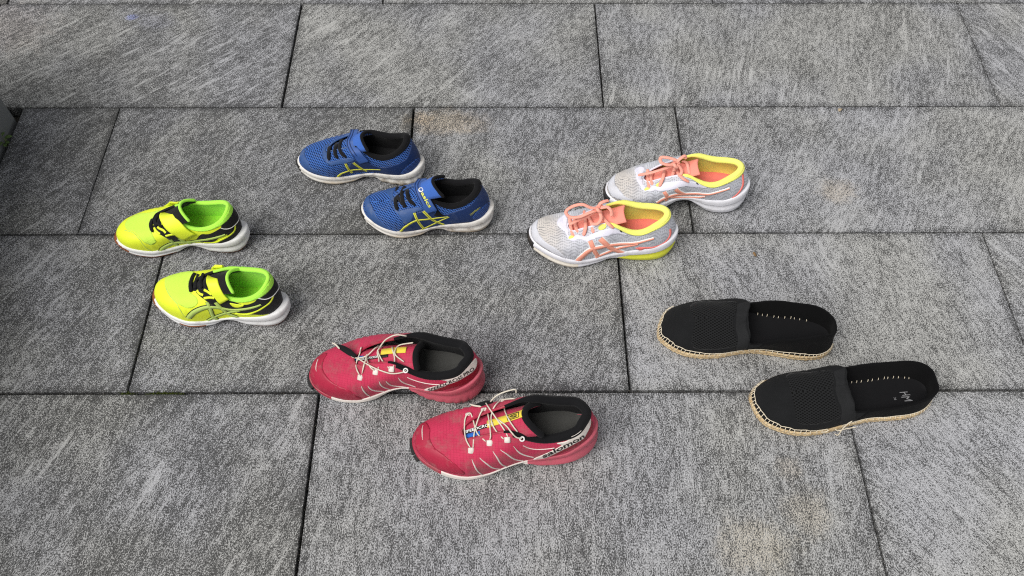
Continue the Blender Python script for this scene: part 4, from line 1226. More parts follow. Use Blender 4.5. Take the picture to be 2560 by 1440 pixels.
# cords, laces and straps, in each shoe's own frame (metres)
PT = {
 'A': {
  'lace': [[(-0.0349, -0.0262, 0.0599), (-0.0403, -0.0124, 0.063), (-0.0445, 0.0084, 0.053), (-0.0544, 0.0373, 0.0231)], [(-0.0285, -0.0186, 0.0655), (-0.0364, -0.0024, 0.0601), (-0.0325, 0.0102, 0.0613)], [(-0.0191, -0.0211, 0.067), (-0.0253, -0.0099, 0.0662), (-0.0198, -0.0032, 0.0715)]],
  'strap': [(0.0233, -0.0263, 0.0483), (0.0167, -0.027, 0.0564), (0.0088, -0.0254, 0.0686), (-0.0034, -0.0159, 0.0774), (-0.012, -0.002, 0.0769), (-0.031, 0.037, 0.0411), (-0.0002, 0.0151, 0.0836)],
 },
 'B': {
  'lace': [[(-0.0322, -0.0151, 0.0709), (-0.0389, 0.0007, 0.0677), (-0.0394, 0.016, 0.0681), (-0.0368, 0.0222, 0.0685)], [(-0.0277, -0.0084, 0.0701), (-0.0327, 0.0084, 0.0662), (-0.0282, 0.0164, 0.0747)], [(-0.014, -0.0113, 0.0791), (-0.0198, 0.0036, 0.0771), (-0.0163, 0.0133, 0.0839)], [(-0.0038, -0.013, 0.0845), (-0.0075, -0.0002, 0.086), (-0.025, 0.0337, 0.0506)]],
  'strap': [(0.0237, -0.0261, 0.0684), (0.0191, -0.0244, 0.0745), (0.0121, -0.0179, 0.0876), (0.004, -0.0021, 0.0923), (-0.0112, 0.0314, 0.0604), (0.0076, 0.023, 0.0897)],
 },
 'C': {
  'lace': [[(-0.0488, -0.0295, 0.058), (-0.0512, -0.0178, 0.0627), (-0.0554, 0.0077, 0.0546), (-0.0595, 0.0375, 0.0315)], [(-0.0324, -0.0293, 0.0642), (-0.0385, -0.0191, 0.0683), (-0.0409, -0.0003, 0.0663), (-0.0482, 0.039, 0.0343)], [(-0.016, -0.029, 0.0687), (-0.0267, -0.0215, 0.0721), (-0.0329, -0.0032, 0.0718), (-0.0307, 0.0153, 0.068)]],
  'strap': [(0.0146, -0.0281, 0.0593), (0.0104, -0.0281, 0.0669), (0.0018, -0.0252, 0.0788), (-0.0082, -0.0133, 0.0833), (-0.0105, -0.0049, 0.0867), (-0.0086, 0.0053, 0.0879)],
 },
 'D': {
  'lace': [[(-0.0478, -0.0254, 0.0609), (-0.0515, -0.0129, 0.0634), (-0.0532, 0.0117, 0.0557), (-0.0503, 0.0246, 0.0623)], [(-0.0336, -0.0252, 0.0677), (-0.0387, -0.0141, 0.0707), (-0.0416, 0.0078, 0.0668), (-0.0362, 0.0174, 0.0729)], [(-0.0166, -0.0254, 0.0732), (-0.027, -0.0149, 0.0763), (-0.0312, 0.0019, 0.0769), (-0.0317, 0.0334, 0.051)], [(-0.0519, 0.0103, 0.0573), (-0.0427, -0.0096, 0.0652), (-0.0386, -0.0187, 0.0685)]],
  'strap': [(0.0115, -0.0303, 0.0638), (0.008, -0.0291, 0.0706), (0.0012, -0.0233, 0.0815), (-0.0069, -0.0111, 0.0918), (-0.0106, 0.0027, 0.0931), (-0.0073, 0.0168, 0.0885)],
 },
 'E': {
  'lace': [[(-0.0536, -0.0265, 0.062), (-0.0543, -0.0013, 0.0587), (-0.0545, 0.0129, 0.0652)], [(-0.0482, -0.021, 0.0671), (-0.0494, -0.0036, 0.0616), (-0.0456, 0.0082, 0.0632)], [(-0.0372, -0.0269, 0.0693), (-0.0319, -0.0165, 0.077), (-0.0268, 0.0039, 0.0737)], [(0.0118, -0.0261, 0.0823), (-0.0005, -0.0243, 0.0851), (-0.0075, -0.0088, 0.0821), (-0.0077, 0.005, 0.0829)], [(0.0123, -0.0141, 0.0887), (0.0081, 0.0047, 0.0903), (0.0031, 0.0175, 0.0824)]],
  'bow': [[(-0.0137, -0.0066, 0.103), (-0.0292, -0.0097, 0.106), (-0.0387, -0.0062, 0.108), (-0.0384, 0.0025, 0.11), (-0.0273, 0.0004, 0.112), (-0.0135, -0.003, 0.11), (-0.0106, -0.0046, 0.104)], [(-0.015, -0.0075, 0.104), (-0.0322, -0.0074, 0.092), (-0.0512, -0.0043, 0.078), (-0.0731, -0.0054, 0.072)], [(-0.0139, -0.0164, 0.04), (-0.0164, -0.0164, 0.062), (-0.0147, -0.0104, 0.088), (-0.0139, -0.0094, 0.103)], [(-0.0116, -0.0047, 0.104), (-0.0086, -0.0033, 0.112), (0.0011, 0.0036, 0.114), (0.0041, 0.002, 0.108)], [(-0.0107, -0.006, 0.104), (-0.0025, -0.0127, 0.096), (-0.004, -0.0187, 0.09)]],
  'knot': [(-0.0134, -0.0068, 0.104)],
 },
 'F': {
  'lace': [[(-0.0532, -0.0234, 0.0626), (-0.0561, -0.0026, 0.0574), (-0.058, 0.0102, 0.0625), (-0.059, 0.0188, 0.0613)], [(-0.0461, -0.0186, 0.0687), (-0.0487, -0.0019, 0.062), (-0.0501, 0.0111, 0.0597), (-0.0466, 0.0377, 0.0311)], [(-0.0372, -0.0265, 0.0696), (-0.034, -0.0169, 0.0758), (-0.0327, 0.0031, 0.0716), (-0.0347, 0.0168, 0.0792)], [(-0.0214, -0.0254, 0.0759), (-0.0229, -0.0114, 0.0757), (-0.0265, 0.0015, 0.0754), (-0.0306, 0.0163, 0.0692)], [(0.0116, -0.0237, 0.0863), (0.0015, -0.0197, 0.0896), (-0.0069, -0.0026, 0.0858), (-0.0076, 0.0145, 0.0819)]],
  'bow': [[(-0.0138, -0.0002, 0.108), (-0.027, -0.0019, 0.112), (-0.0409, 0.0018, 0.116), (-0.0566, 0.0011, 0.112), (-0.067, -0.0034, 0.104), (-0.0605, -0.0095, 0.098), (-0.0458, -0.0112, 0.1), (-0.0298, -0.0064, 0.104), (-0.0158, -0.0013, 0.106)], [(-0.0137, -0.0008, 0.107), (-0.0344, -0.0067, 0.094), (-0.049, -0.0086, 0.086), (-0.061, -0.0105, 0.078)], [(-0.0128, -0.0035, 0.107), (-0.0102, -0.0142, 0.1), (-0.0157, -0.0188, 0.092), (-0.0251, -0.0178, 0.09)], [(-0.0137, 0.0011, 0.108), (-0.0121, 0.0029, 0.116), (-0.0057, 0.006, 0.118), (0.0022, 0.0095, 0.116)], [(-0.0116, 0.0004, 0.108), (-0.0003, -0.0008, 0.112), (0.0061, -0.0058, 0.108), (0.0071, -0.0103, 0.1)]],
  'knot': [(-0.0133, -0.0009, 0.108)],
 },
 'G': {
  'cord': [[(-0.0438, -0.0318, 0.0669), (-0.05, -0.0233, 0.0676), (-0.0554, -0.0093, 0.0598), (-0.053, 0.0096, 0.0611), (-0.051, 0.0132, 0.0693), (-0.0594, 0.0465, 0.0063), (-0.0398, 0.0008, 0.0697), (-0.0394, -0.0175, 0.0761), (-0.0413, -0.0301, 0.0694)], [(-0.0217, -0.0269, 0.0796), (-0.0285, -0.0224, 0.0797), (-0.0375, -0.0074, 0.0702), (-0.0404, 0.0038, 0.0692)], [(-0.0654, 0.0015, 0.0619), (-0.0546, -0.0005, 0.0615), (-0.0391, 0.0007, 0.0701), (-0.0261, 0.016, 0.0726), (-0.0123, 0.0417, 0.0372)], [(-0.0546, -0.0005, 0.0615), (-0.03, -0.0202, 0.0802), (-0.0129, -0.0279, 0.0833), (0.0059, -0.0318, 0.0837), (0.0218, -0.0284, 0.0854), (0.0262, -0.0257, 0.089)], [(0.002, -0.0265, 0.0908), (-0.0115, -0.0119, 0.0812), (-0.0199, 0.0002, 0.0798), (-0.0232, 0.0098, 0.0767)], [(-0.0155, -0.0267, 0.083), (-0.0182, -0.0089, 0.0793), (-0.0231, 0.0036, 0.0781), (-0.0201, 0.0128, 0.077), (-0.0121, 0.0418, 0.0396)], [(0.008, -0.0255, 0.0925), (0.0065, -0.0089, 0.0892), (-0.0002, 0.008, 0.0871), (-0.0109, 0.0414, 0.038)], [(0.0217, -0.014, 0.0914), (0.0084, -0.0054, 0.0908), (0.0051, 0.0027, 0.09), (0.0094, 0.0143, 0.0876), (0.0332, 0.0081, 0.112)]],
  'loop': [(-0.0443, -0.0327, 0.066), (-0.0203, -0.028, 0.0794), (0.0045, -0.0265, 0.0912), (-0.0613, 0.0464, 0.0061), (-0.0247, 0.02, 0.0705), (-0.0075, 0.0411, 0.0454)],
  'ring': [(0.0257, -0.0258, 0.089)],
  'arc': [(-0.0197, 0.0084, 0.088), (-0.0085, 0.0117, 0.108), (0.0079, 0.0134, 0.122), (0.0233, 0.0154, 0.118)],
  'lock': [(-0.0904, 0.0144, 0.07), (-0.0825, 0.0114, 0.07), (-0.0724, 0.0076, 0.068), (-0.058, 0.0002, 0.066)],
 },
 'H': {
  'cord': [[(-0.049, -0.0277, 0.0668), (-0.0548, -0.0141, 0.0652), (-0.0566, 0.0042, 0.0609), (-0.0546, 0.0184, 0.0659), (-0.05, 0.0231, 0.0688), (-0.0463, 0.0208, 0.0734), (-0.0431, 0.012, 0.0679), (-0.0407, -0.0015, 0.0716), (-0.0369, -0.011, 0.072), (-0.0268, -0.0246, 0.0791)], [(-0.0452, -0.0285, 0.068), (-0.0427, -0.0081, 0.0694), (-0.0386, 0.0056, 0.0725), (-0.032, 0.0155, 0.0866), (-0.0271, 0.0214, 0.0871)], [(-0.0246, 0.0237, 0.0873), (-0.0217, 0.0148, 0.0788), (-0.0202, -0.0034, 0.0841), (-0.0197, -0.0194, 0.086), (-0.0211, -0.0239, 0.0823)], [(-0.0246, 0.0369, 0.076), (-0.02, 0.0198, 0.0925), (-0.0095, 0.0022, 0.0903), (-0.001, -0.0128, 0.0907), (0.0044, -0.0251, 0.0927)], [(-0.0016, -0.0271, 0.0896), (-0.0103, -0.0147, 0.0848), (-0.0166, -0.0019, 0.0862), (-0.0171, 0.0127, 0.0826), (-0.0118, 0.0197, 0.0972), (-0.0025, 0.0326, 0.0898)], [(0.0019, 0.0333, 0.0904), (0.002, 0.0187, 0.0868), (0.0064, -0.0016, 0.0991), (0.0127, -0.013, 0.0973), (0.0182, -0.0192, 0.0933)], [(0.0239, -0.0269, 0.0877), (0.0159, -0.0263, 0.0906), (0.0092, -0.021, 0.0967), (0.0026, -0.0096, 0.0945), (-0.0094, 0.0036, 0.0902)], [(-0.0017, 0.0331, 0.0895), (0.015, 0.0253, 0.1061), (0.0226, 0.0339, 0.0832)]],
  'loop': [(-0.0486, -0.0304, 0.0657), (-0.0218, -0.0266, 0.08), (0.003, -0.0277, 0.0902), (-0.0505, 0.0247, 0.0678), (-0.0276, 0.0225, 0.0861), (-0.0014, 0.0328, 0.09)],
  'ring': [(0.0239, -0.0269, 0.0877)],
  'arc': [(-0.0178, 0.0266, 0.1), (-0.0095, 0.0263, 0.118), (0.002, 0.028, 0.126), (0.0173, 0.0291, 0.13), (0.0189, 0.0267, 0.122)],
  'lock': [(-0.0415, 0.0354, 0.07), (-0.0308, 0.0337, 0.076), (-0.0155, 0.0333, 0.084)],
  'tape': [(-0.0623, -0.0001, 0.063), (-0.0448, -0.0014, 0.069), (-0.0214, -0.0036, 0.0833), (-0.0097, -0.0016, 0.0902), (0.0051, -0.0038, 0.0981), (0.033, 0.0272, 0.0333)],
 },
 'J': {
  'thread': [[(-0.0252, -0.0536, 0.008), (-0.0195, -0.0553, 0.006), (-0.0175, -0.0528, 0.021), (-0.0132, -0.0503, 0.034), (-0.0088, -0.0497, 0.043)], [(-0.0275, -0.0517, 0.021), (-0.0224, -0.0529, 0.017), (-0.0118, -0.0513, 0.018), (-0.0028, -0.0504, 0.018), (0.0062, -0.0494, 0.018)], [(-0.0373, -0.0518, 0.02), (-0.0409, -0.053, 0.0165), (-0.0476, -0.0528, 0.0165)]],
 },
}

# ------------------------------------------------------------------ shoe materials
def dotted(name, base, hole, pitch, thr=.30, soft=.25, rough=.8, bump=.5, dirt=None, dirt_amt=0, rot=0.0, coord='fab'):
    """open mesh: staggered holes over a lighter net"""
    k = NT(name)
    uv = k.xform(k.uv(coord), rot=(0, 0, rot))
    sep = k.n('SeparateXYZ')
    k.put(sep.inputs[0], uv)
    w = PI / pitch
    a = k.math('COSINE', k.math('MULTIPLY', sep.outputs[0], w))
    b = k.math('COSINE', k.math('MULTIPLY', sep.outputs[1], w * 1.15))
    a2 = k.math('SINE', k.math('MULTIPLY', sep.outputs[0], w))
    b2 = k.math('SINE', k.math('MULTIPLY', sep.outputs[1], w * 1.15))
    d1 = k.math('MULTIPLY', k.math('MULTIPLY', a, a), k.math('MULTIPLY', b, b))
    d2 = k.math('MULTIPLY', k.math('MULTIPLY', a2, a2), k.math('MULTIPLY', b2, b2))
    d = k.math('MAXIMUM', d1, d2)
    m = k.ramp(d, thr, thr + soft)
    oc = k.coord()
    bc = k.mix(k.ramp(k.noise(oc, 40, 4), .35, .7, 0, .18), base, tuple(c * .6 for c in base[:3]) + (1,))
    if dirt:
        bc = k.mix(k.ramp(k.noise(oc, 30, 6, .7), .48, .72, 0, dirt_amt), bc, dirt)
    k.bump(m, -bump, .0012)
    k.b.inputs['Specular IOR Level'].default_value = .12
    return k.out(k.mix(m, bc, hole), rough, .1)

def wavy_knit(name, base, line, toe, pitch=.0034):
    """knit with wavy dark dashes"""
    k = NT(name)
    sep = k.n('SeparateXYZ')
    k.put(sep.inputs[0], k.uv('fab'))
    u, v = sep.outputs[0], sep.outputs[1]
    ph = k.math('ADD', k.math('MULTIPLY', v, 2 * PI / pitch), k.math('MULTIPLY', k.math('SINE', k.math('MULTIPLY', u, 2 * PI / .019)), 2.6))
    st = k.math('SINE', ph)
    dash = k.math('SINE', k.math('MULTIPLY', u, 2 * PI / .0034))
    n = k.noise(k.uv('fab'), 70, 3)
    m = k.ramp(st, .25, .75)
    broken = k.mix(k.ramp(n, .42, .58), k.ramp(dash, -.4, .4), (1, 1, 1, 1))
    m = k.math('MULTIPLY', m, broken)
    m = k.math('MULTIPLY', m, .85)
    oc = k.n('SeparateXYZ')
    k.put(oc.inputs[0], k.coord())
    fore = k.ramp(k.math('ADD', oc.outputs[0], k.math('MULTIPLY', k.noise(k.coord(), 25, 4), .06)), -.02, -.07)
    bc = k.mix(k.math('MULTIPLY', fore, .8), base, toe)
    k.bump(k.math('ADD', m, k.math('MULTIPLY', k.noise(k.coord(), 700, 2), .3)), -.3, .0008)
    return k.out(k.mix(m, bc, line), .85, .1)

def ripstop(name, col, dark, dirt):
    k = NT(name)
    sep = k.n('SeparateXYZ')
    k.put(sep.inputs[0], k.uv('fab'))
    def lines(v):
        return k.ramp(k.math('ABSOLUTE', k.math('SINE', k.math('MULTIPLY', v, PI / .0046))), .0, .22, 1, 0)
    g = k.math('MAXIMUM', lines(sep.outputs[0]), lines(sep.outputs[1]))
    oc = k.coord()
    c = k.mix(k.ramp(k.noise(oc, 18, 4), .35, .65, 0, .35), col, dark)
    c = k.mix(k.math('MULTIPLY', g, .8), c, dark)
    d = k.ramp(k.noise(oc, 34, 8, .8), .44, .70, 0, .75)
    o3 = k.n('SeparateXYZ')
    k.put(o3.inputs[0], oc)
    low = k.ramp(k.math('ADD', o3.outputs[2], k.math('MULTIPLY', k.noise(oc, 40, 5), .03)), .028, .052, .5, 0)
    c = k.mix(k.math('MAXIMUM', k.math('MULTIPLY', d, .8), k.math('MULTIPLY', low, d)), c, dirt)
    k.bump(k.math('ADD', k.math('MULTIPLY', g, .5), k.noise(oc, 600, 2)), .25, .0007)
    k.b.inputs['Specular IOR Level'].default_value = .15
    return k.out(c, .75, .05)

def ribbed(name, col, pitch=.0016, axis=1, rough=.9, coord='fab'):
    k = NT(name)
    sep = k.n('SeparateXYZ')
    k.put(sep.inputs[0], k.uv(coord) if coord else k.coord())
    s = k.math('SINE', k.math('MULTIPLY', sep.outputs[axis], 2 * PI / pitch))
    n = k.noise(k.coord(), 50, 4)
    k.bump(s, .35, .0006)
    k.b.inputs['Specular IOR Level'].default_value = .10
    return k.out(k.mix(k.ramp(n, .3, .7, 0, .3), col, tuple(c * .5 for c in col[:3]) + (1,)), rough, .02)

DIRT = srgb(120, 108, 92)
MUD = srgb(96, 84, 72)
M = dict(
    neon_yellow=cloth('neon_yellow_synthetic', (.80, .92, .045, 1), .5, .05, 300, bump=.06, sheen=0),
    neon_mesh=dotted('neon_mesh', (.68, .95, .12, 1), (.55, .82, .07, 1), .0022, bump=.3),
    neon_green=cloth('neon_green_lining', (.44, .90, .09, 1), .9, .1, 700),
    neon_insole=cloth('neon_insole', (.38, .80, .06, 1), .9, .15, 600),
    neon_black=cloth('black_mesh', (.012, .012, .013, 1), .7, .1, 800),
    olive=cloth('pale_olive_print', (.50, .66, .16, 1), .45, .05, 300, bump=.05, sheen=0),
    ink=cloth('black_ink', (.012, .012, .012, 1), .5, 0, 300, bump=.02, sheen=0),
    white_thread=cloth('white_thread', (.75, .75, .72, 1), .8, .1),
    white_foam=rubber('white_foam', (.80, .80, .80, 1), .5, DIRT, .4),
    gum=rubber('gum_rubber', srgb(140, 82, 50), .6, MUD, .4),
    blue_mesh=dotted('blue_mesh', srgb(64, 108, 184), srgb(8, 16, 46), .0056, .36, .2, dirt=srgb(112, 122, 138), dirt_amt=.4, rot=.35),
    blue_mesh_dark=dotted('dark_blue_mesh', srgb(56, 92, 160), srgb(16, 34, 84), .0042, .34, .25, rot=.35),
    blue_skin=cloth('blue_overlay', srgb(54, 84, 136), .5, .1, 300, srgb(122, 128, 136), .55, bump=.08, sheen=0),
    navy_skin=cloth('navy_overlay', srgb(30, 52, 98), .45, .1, 300, srgb(80, 92, 116), .35, bump=.08, sheen=0),
    blue_strap=cloth('blue_strap', srgb(54, 88, 154), .55, .1, 300, srgb(110, 122, 140), .3, bump=.06, sheen=0),
    blue_soft=cloth('blue_soft_lining', srgb(64, 104, 182), .9, .1, 800),
    lime=cloth('lime_print', srgb(226, 226, 84), .45, .05, 300, bump=.04, sheen=0),
    lime_dark=cloth('olive_line', srgb(120, 124, 40), .6, .05, 300, sheen=0),
    black_lace=cloth('black_lace', (.010, .010, .011, 1), .8, .1, 1200, bump=.4),
    black_knit=cloth('black_collar_knit', (.008, .008, .009, 1), .9, .2, 900, bump=.5, sheen=.05),
    dark_sole=cloth('dark_insole', (.014, .014, .015, 1), .9, .2, 900),
    worn_foam=rubber('worn_white_foam', (.74, .72, .68, 1), .55, srgb(118, 102, 82), .9, scale=34, low=.7, low_col=srgb(190, 165, 125)),
    black_rubber=rubber('black_rubber', (.016, .016, .017, 1), .6, MUD, .35),
    gel_knit=wavy_knit('grey_wavy_knit', srgb(200, 202, 210), srgb(108, 110, 114), srgb(206, 198, 188)),
    gel_skin=cloth('pale_lavender_skin', srgb(222, 221, 234), .45, .04, 300, srgb(190, 184, 176), .25, bump=.06, sheen=0),
    gel_toe=cloth('pale_grey_toe_skin', srgb(206, 207, 214), .45, .05, 300, srgb(176, 170, 164), .4, bump=.06, sheen=0),
    peach=cloth('peach_print', (.94, .39, .28, 1), .45, .05, 300, bump=.04, sheen=0),
    white_print=cloth('white_print', (.80, .79, .77, 1), .5, .04, 300, bump=.04, sheen=0),
    pink_cord=cloth('salmon_lace', (.95, .40, .31, 1), .85, .18, 900, bump=.5),
    pink_tongue=cloth('salmon_tongue', (.93, .31, .24, 1), .85, .15, 700),
    coral=cloth('coral_insole', (.88, .22, .19, 1), .9, .15, 700),
    gel_yellow=cloth('lemon_collar', (.90, .90, .20, 1), .9, .08, 900, bump=.35),
    lemon_foam=rubber('lemon_foam', (.74, .76, .06, 1), .5, DIRT, .2),
    cream_foam=rubber('cream_foam', srgb(232, 226, 214), .5, srgb(170, 150, 120), .45, low=.6, low_col=srgb(205, 185, 150)),
    lav_foam=rubber('lavender_foam', srgb(228, 228, 234), .45, DIRT, .3),
    lav_line=rubber('lavender_line', srgb(176, 176, 190), .5),
    red_cloth=ripstop('red_ripstop', (.53, .036, .092, 1), (.34, .020, .052, 1), srgb(146, 106, 102)),
    red_skin=cloth('red_rand', (.40, .022, .056, 1), .42, .25, 250, srgb(150, 108, 104), .7, bump=.1, sheen=0),
    maroon=cloth('maroon_overlay', (.26, .010, .024, 1), .42, .2, 300, srgb(120, 70, 66), .35, bump=.08, sheen=0),
    red_foam=rubber('pink_red_foam', srgb(196, 92, 108), .5, srgb(150, 96, 92), .6, .25),
    sal_white=cloth('worn_white_panel', srgb(226, 218, 210), .5, .06, 300, srgb(168, 150, 136), .35, bump=.06, sheen=0),
    cream_cord=cloth('cream_cord', srgb(216, 208, 192), .8, .15, 1200),
    grey_insole=cloth('charcoal_insole', srgb(70, 70, 68), .95, .2, 900),
    tape_yellow=cloth('yellow_tape', srgb(226, 202, 74), .7, .08, 600),
    tape_blue=cloth('blue_tape', srgb(44, 104, 190), .7, .08, 600),
    esp_band=ribbed('black_rib_band', (.019, .0195, .0205, 1), .0022, 1),
    esp_knit=ribbed('black_vamp_knit', (.0125, .013, .0138, 1), .0013),
    esp_perf=dotted('black_perforated_knit', (.0135, .014, .0148, 1), (.001, .001, .001, 1), .0062, .42, .2, rough=.9, bump=.8),
    esp_quarter=ribbed('black_quarter_knit', (.0045, .0045, .005, 1), .0018, 0),
    esp_insole=cloth('black_insole', (.008, .008, .009, 1), .8, .15, 900, sheen=0),
    jute_thread=cloth('cream_stitch_thread', srgb(226, 214, 190), .9, .15, 1500),
)
def jute_mat():
    k = NT('jute_rope')
    sep = k.n('SeparateXYZ')
    oc = k.coord()
    k.put(sep.inputs[0], oc)
    n = k.noise(oc, 160, 6, .7)
    rows = k.math('SINE', k.math('ADD', k.math('MULTIPLY', sep.outputs[2], 2 * PI / .006), k.math('MULTIPLY', k.noise(oc, 60, 3), 6)))
    c = k.mix(k.ramp(n, .3, .7), srgb(226, 206, 168), srgb(188, 160, 118))
    c = k.mix(k.ramp(k.noise(oc, 500, 3), .5, .75, 0, .5), c, srgb(150, 118, 80))
    k.bump(k.math('ADD', k.math('MULTIPLY', rows, .3), k.noise(oc, 420, 5, .7)), .9, .0016)
    return k.out(c, .95)
M['jute'] = jute_mat()

def toe_out(sh, f, amt, q0=.487, w=.05):
    q = np.arange(sh.N) / sh.N
    return amt * np.exp(-((q - q0) / w) ** 4) * (1 if f < .8 else max(0, (1 - f) / .2))

PR = [(0, -.004), (.12, -.001), (.3, .0), (.55, -.001), (.8, -.0018), (.93, -.0022), (1, -.0034)]
PR_LIP = [(0, -.004), (.12, -.0012), (.32, .0), (.5, -.0022), (.58, -.0026), (.66, -.0008), (.84, -.0010), (.94, -.0018), (1, -.0034)]
SH = {}

def start(key, name, label, cat, group):
    vw, x, y, a, P = POSE[key]
    root = empty(name, (x, y, 0), R(a))
    tag(root, label, cat, group)
    s = SH[key] = Shoe(root, P, vw)
    s.tr, s.pt = TR.get(key, {}), PT.get(key, {})
    return s, root

def band(s, mat, t0, s0, s1, name='collar_band', dip=0.0):
    """padded topline band outside the collar, from t0 to the rim"""
    a = np.linspace(s0, s1, 44)
    lo = [(x, t0 - dip * math.sin(PI * (i / 43)) ** 2) for i, x in enumerate(a)]
    s.poly(name, lo + [(x, .997) for x in a[::-1]], mat, .0012, smooth=False)

def stripe(s, mat, name, key, w, off=.0009, edge=None, edge_w=.0016):
    if edge is not None:
        ww = w + edge_w if np.isscalar(w) else [x + edge_w for x in w]
        base = s.stroke(name + '_edge', s.tr[key], ww, edge, off)
    return s.stroke(name, s.tr[key], w, mat, off + (.0005 if edge is not None else 0))

def strap_of(s, root, mat, width, thick=.0022, lift=.0022, tail=True, name='hook_and_loop_strap'):
    P = [np.array(p) for p in s.pt['strap']]
    q = []
    for i, p in enumerate(P):
        c = np.array([p[0], 0, .045])
        q.append(p + unit(p - c) * lift)
    if tail:
        e = P[-1]
        sf = np.linspace(.55, .97, 85)
        g, n, _ = s.ev(sf, np.full(85, .97))
        i = int(np.argmin(np.abs(g[:, 0] - e[0] - .002)))
        for t in (.96, .80, .55):
            g, n, _ = s.ev(np.array([sf[i]]), np.array([t]))
            q.append(g[0] + n[0] * (lift + .0012))
    W = [(1, 0, .12)] * len(q)
    ob, geo = ribbon(name, q, W, width, thick, mat, root, n=48, cols=9)
    return ob, geo

def on_ribbon(name, text, geo, u0, u1, v0, v1, mat, parent, bold=0., flip=1):
    """lettering along a band: u along 0..1, v across -1..1"""
    V, F = text_geo(text, bold)
    c, w, nn, wd = geo
    n = len(c)
    out = []
    for x, y in V:
        u = (u0 + (u1 - u0) * x) * (n - 1)
        i = min(max(int(u), 0), n - 2)
        f = u - i
        p = c[i] * (1 - f) + c[i + 1] * f
        v = (v0 + (v1 - v0) * y) * (wd[i] / 2)
        out.append(p + w[i] * v + nn[i] * .0006)
    return make_mesh(name, out, F, mat, parent, smooth=False)

def loop_lace(name, P, r, mat, root, flat=.55, n=36, seg=8):
    return tube(name, P, r, mat, root, n=n, flat=flat, seg=seg)

# ------------------------------------------------------------------ neon indoor shoes
def neon_shoe(key, label):
    s, root = start(key, 'sports_shoe', label, 'sports shoe', 'neon yellow and black sports shoes with strap')
    near_med = key == 'A'
    s.upper(M['neon_yellow'])
    s.lining(M['neon_green'], M['neon_black'], .5)
    s.insole(M['neon_insole'], .041)
    gum_edge = .30 if near_med else .42
    def is_gum(q, f, x):
        d = abs(q - .5)
        if near_med:
            return (d < .105 and f < 1.1 - d * 3) or (x < .45 and f < .34 and q < .5) or (x > .66 and f < .16)
        return (d < .085 and f < 1.1 - d * 3) or (.22 < x < .42 and f < .40 and q < .5) or (x > .72 and f < .16)
    s.sole([('gum_toe', M['gum'], lambda q, f, x: is_gum(q, f, x) and abs(q - .5) < .11 and x < .15), ('gum_heel', M['gum'], lambda q, f, x: is_gum(q, f, x) and x > .6), ('gum_forefoot', M['gum'], is_gum), ('midsole', M['white_foam'], lambda q, f, x: True)], PR_LIP, rows=18, groove=lambda sh, f: toe_out(sh, f, .0034, .49, .07), cap_mat=M['gum'])
    c, ec = TONGUE[key]
    s.tongue(c, M['neon_black'], .004, ec=ec)
    e = s.tonG[-1] + np.array([.0006, 0, .0004])
    tube('tongue_binding', e, .0026, M['neon_green'], root, n=40, seg=10)
    t = s.tr
    s.poly('mesh_vamp', t['mesh'], M['neon_mesh'], .0005)
    if near_med:
        s.poly('front_panel', t['front_black'], M['neon_black'], .0007)
        s.poly('side_panel', t['rear_black'], M['neon_black'], .0007)
    else:
        s.poly('side_panel', t['side_black'], M['neon_black'], .0007)
        s.poly('eyestay_patch', t['ypatch'], M['neon_yellow'], .0014)
    hq = np.linspace(-.13, .115, 30)
    s.poly('heel_counter', [(a, .02) for a in hq] + [(a, .97) for a in hq[::-1]], M['neon_black'], .0005, smooth=False)
    s.poly('heel_cap', t['heel_cap'], M['neon_black'], .0010)
    s.poly('heel_panel', t['heel_low'], M['neon_black'], .0008)
    band(s, M['neon_green'], .985, -.20, .27, dip=.14)
    s.stroke('piping', t['piping'], .0016, M['white_thread'], .0016)
    s.stroke('heel_stripe', t['yline'], .0034, M['neon_yellow'], .0012)
    s.stroke('toe_seam', t['seam'], .0009, M['olive'], .0007)
    for k, w in (('m1', [.0085, .0085, .007, .0062, .0055, .0035]), ('m2', .005), ('m3', .0058), ('m4', .0058)):
        if k in t:
            stripe(s, M['olive'], 'side_stripe', k, w, .0010, M['ink'], .0016)
    for k in ('tab1', 'tab2', 'tab3'):
        s.stroke('lace_tab', t[k], .0042, M['neon_yellow'], .0014)
    for L_ in s.pt['lace']:
        P = [np.array(p) + np.array([0, 0, .0016]) for p in L_]
        loop_lace('lace', P, .0030, M['black_lace'], root)
    st, geo = strap_of(s, root, M['neon_yellow'], [.020, .0185, .016, .0145, .0135, .013, .013] if not near_med else [.030, .027, .019, .016, .0145, .014, .0135])
    on_ribbon('lettering', 'asics', geo, *((.60, .42) if near_med else (.62, .40)), -.25, .35, M['ink'], st)
    return s

neon_shoe('A', 'neon yellow sports shoe, far one of its pair, crossing the joint at left')
neon_shoe('B', 'neon yellow sports shoe, near one of its pair, at lower left')

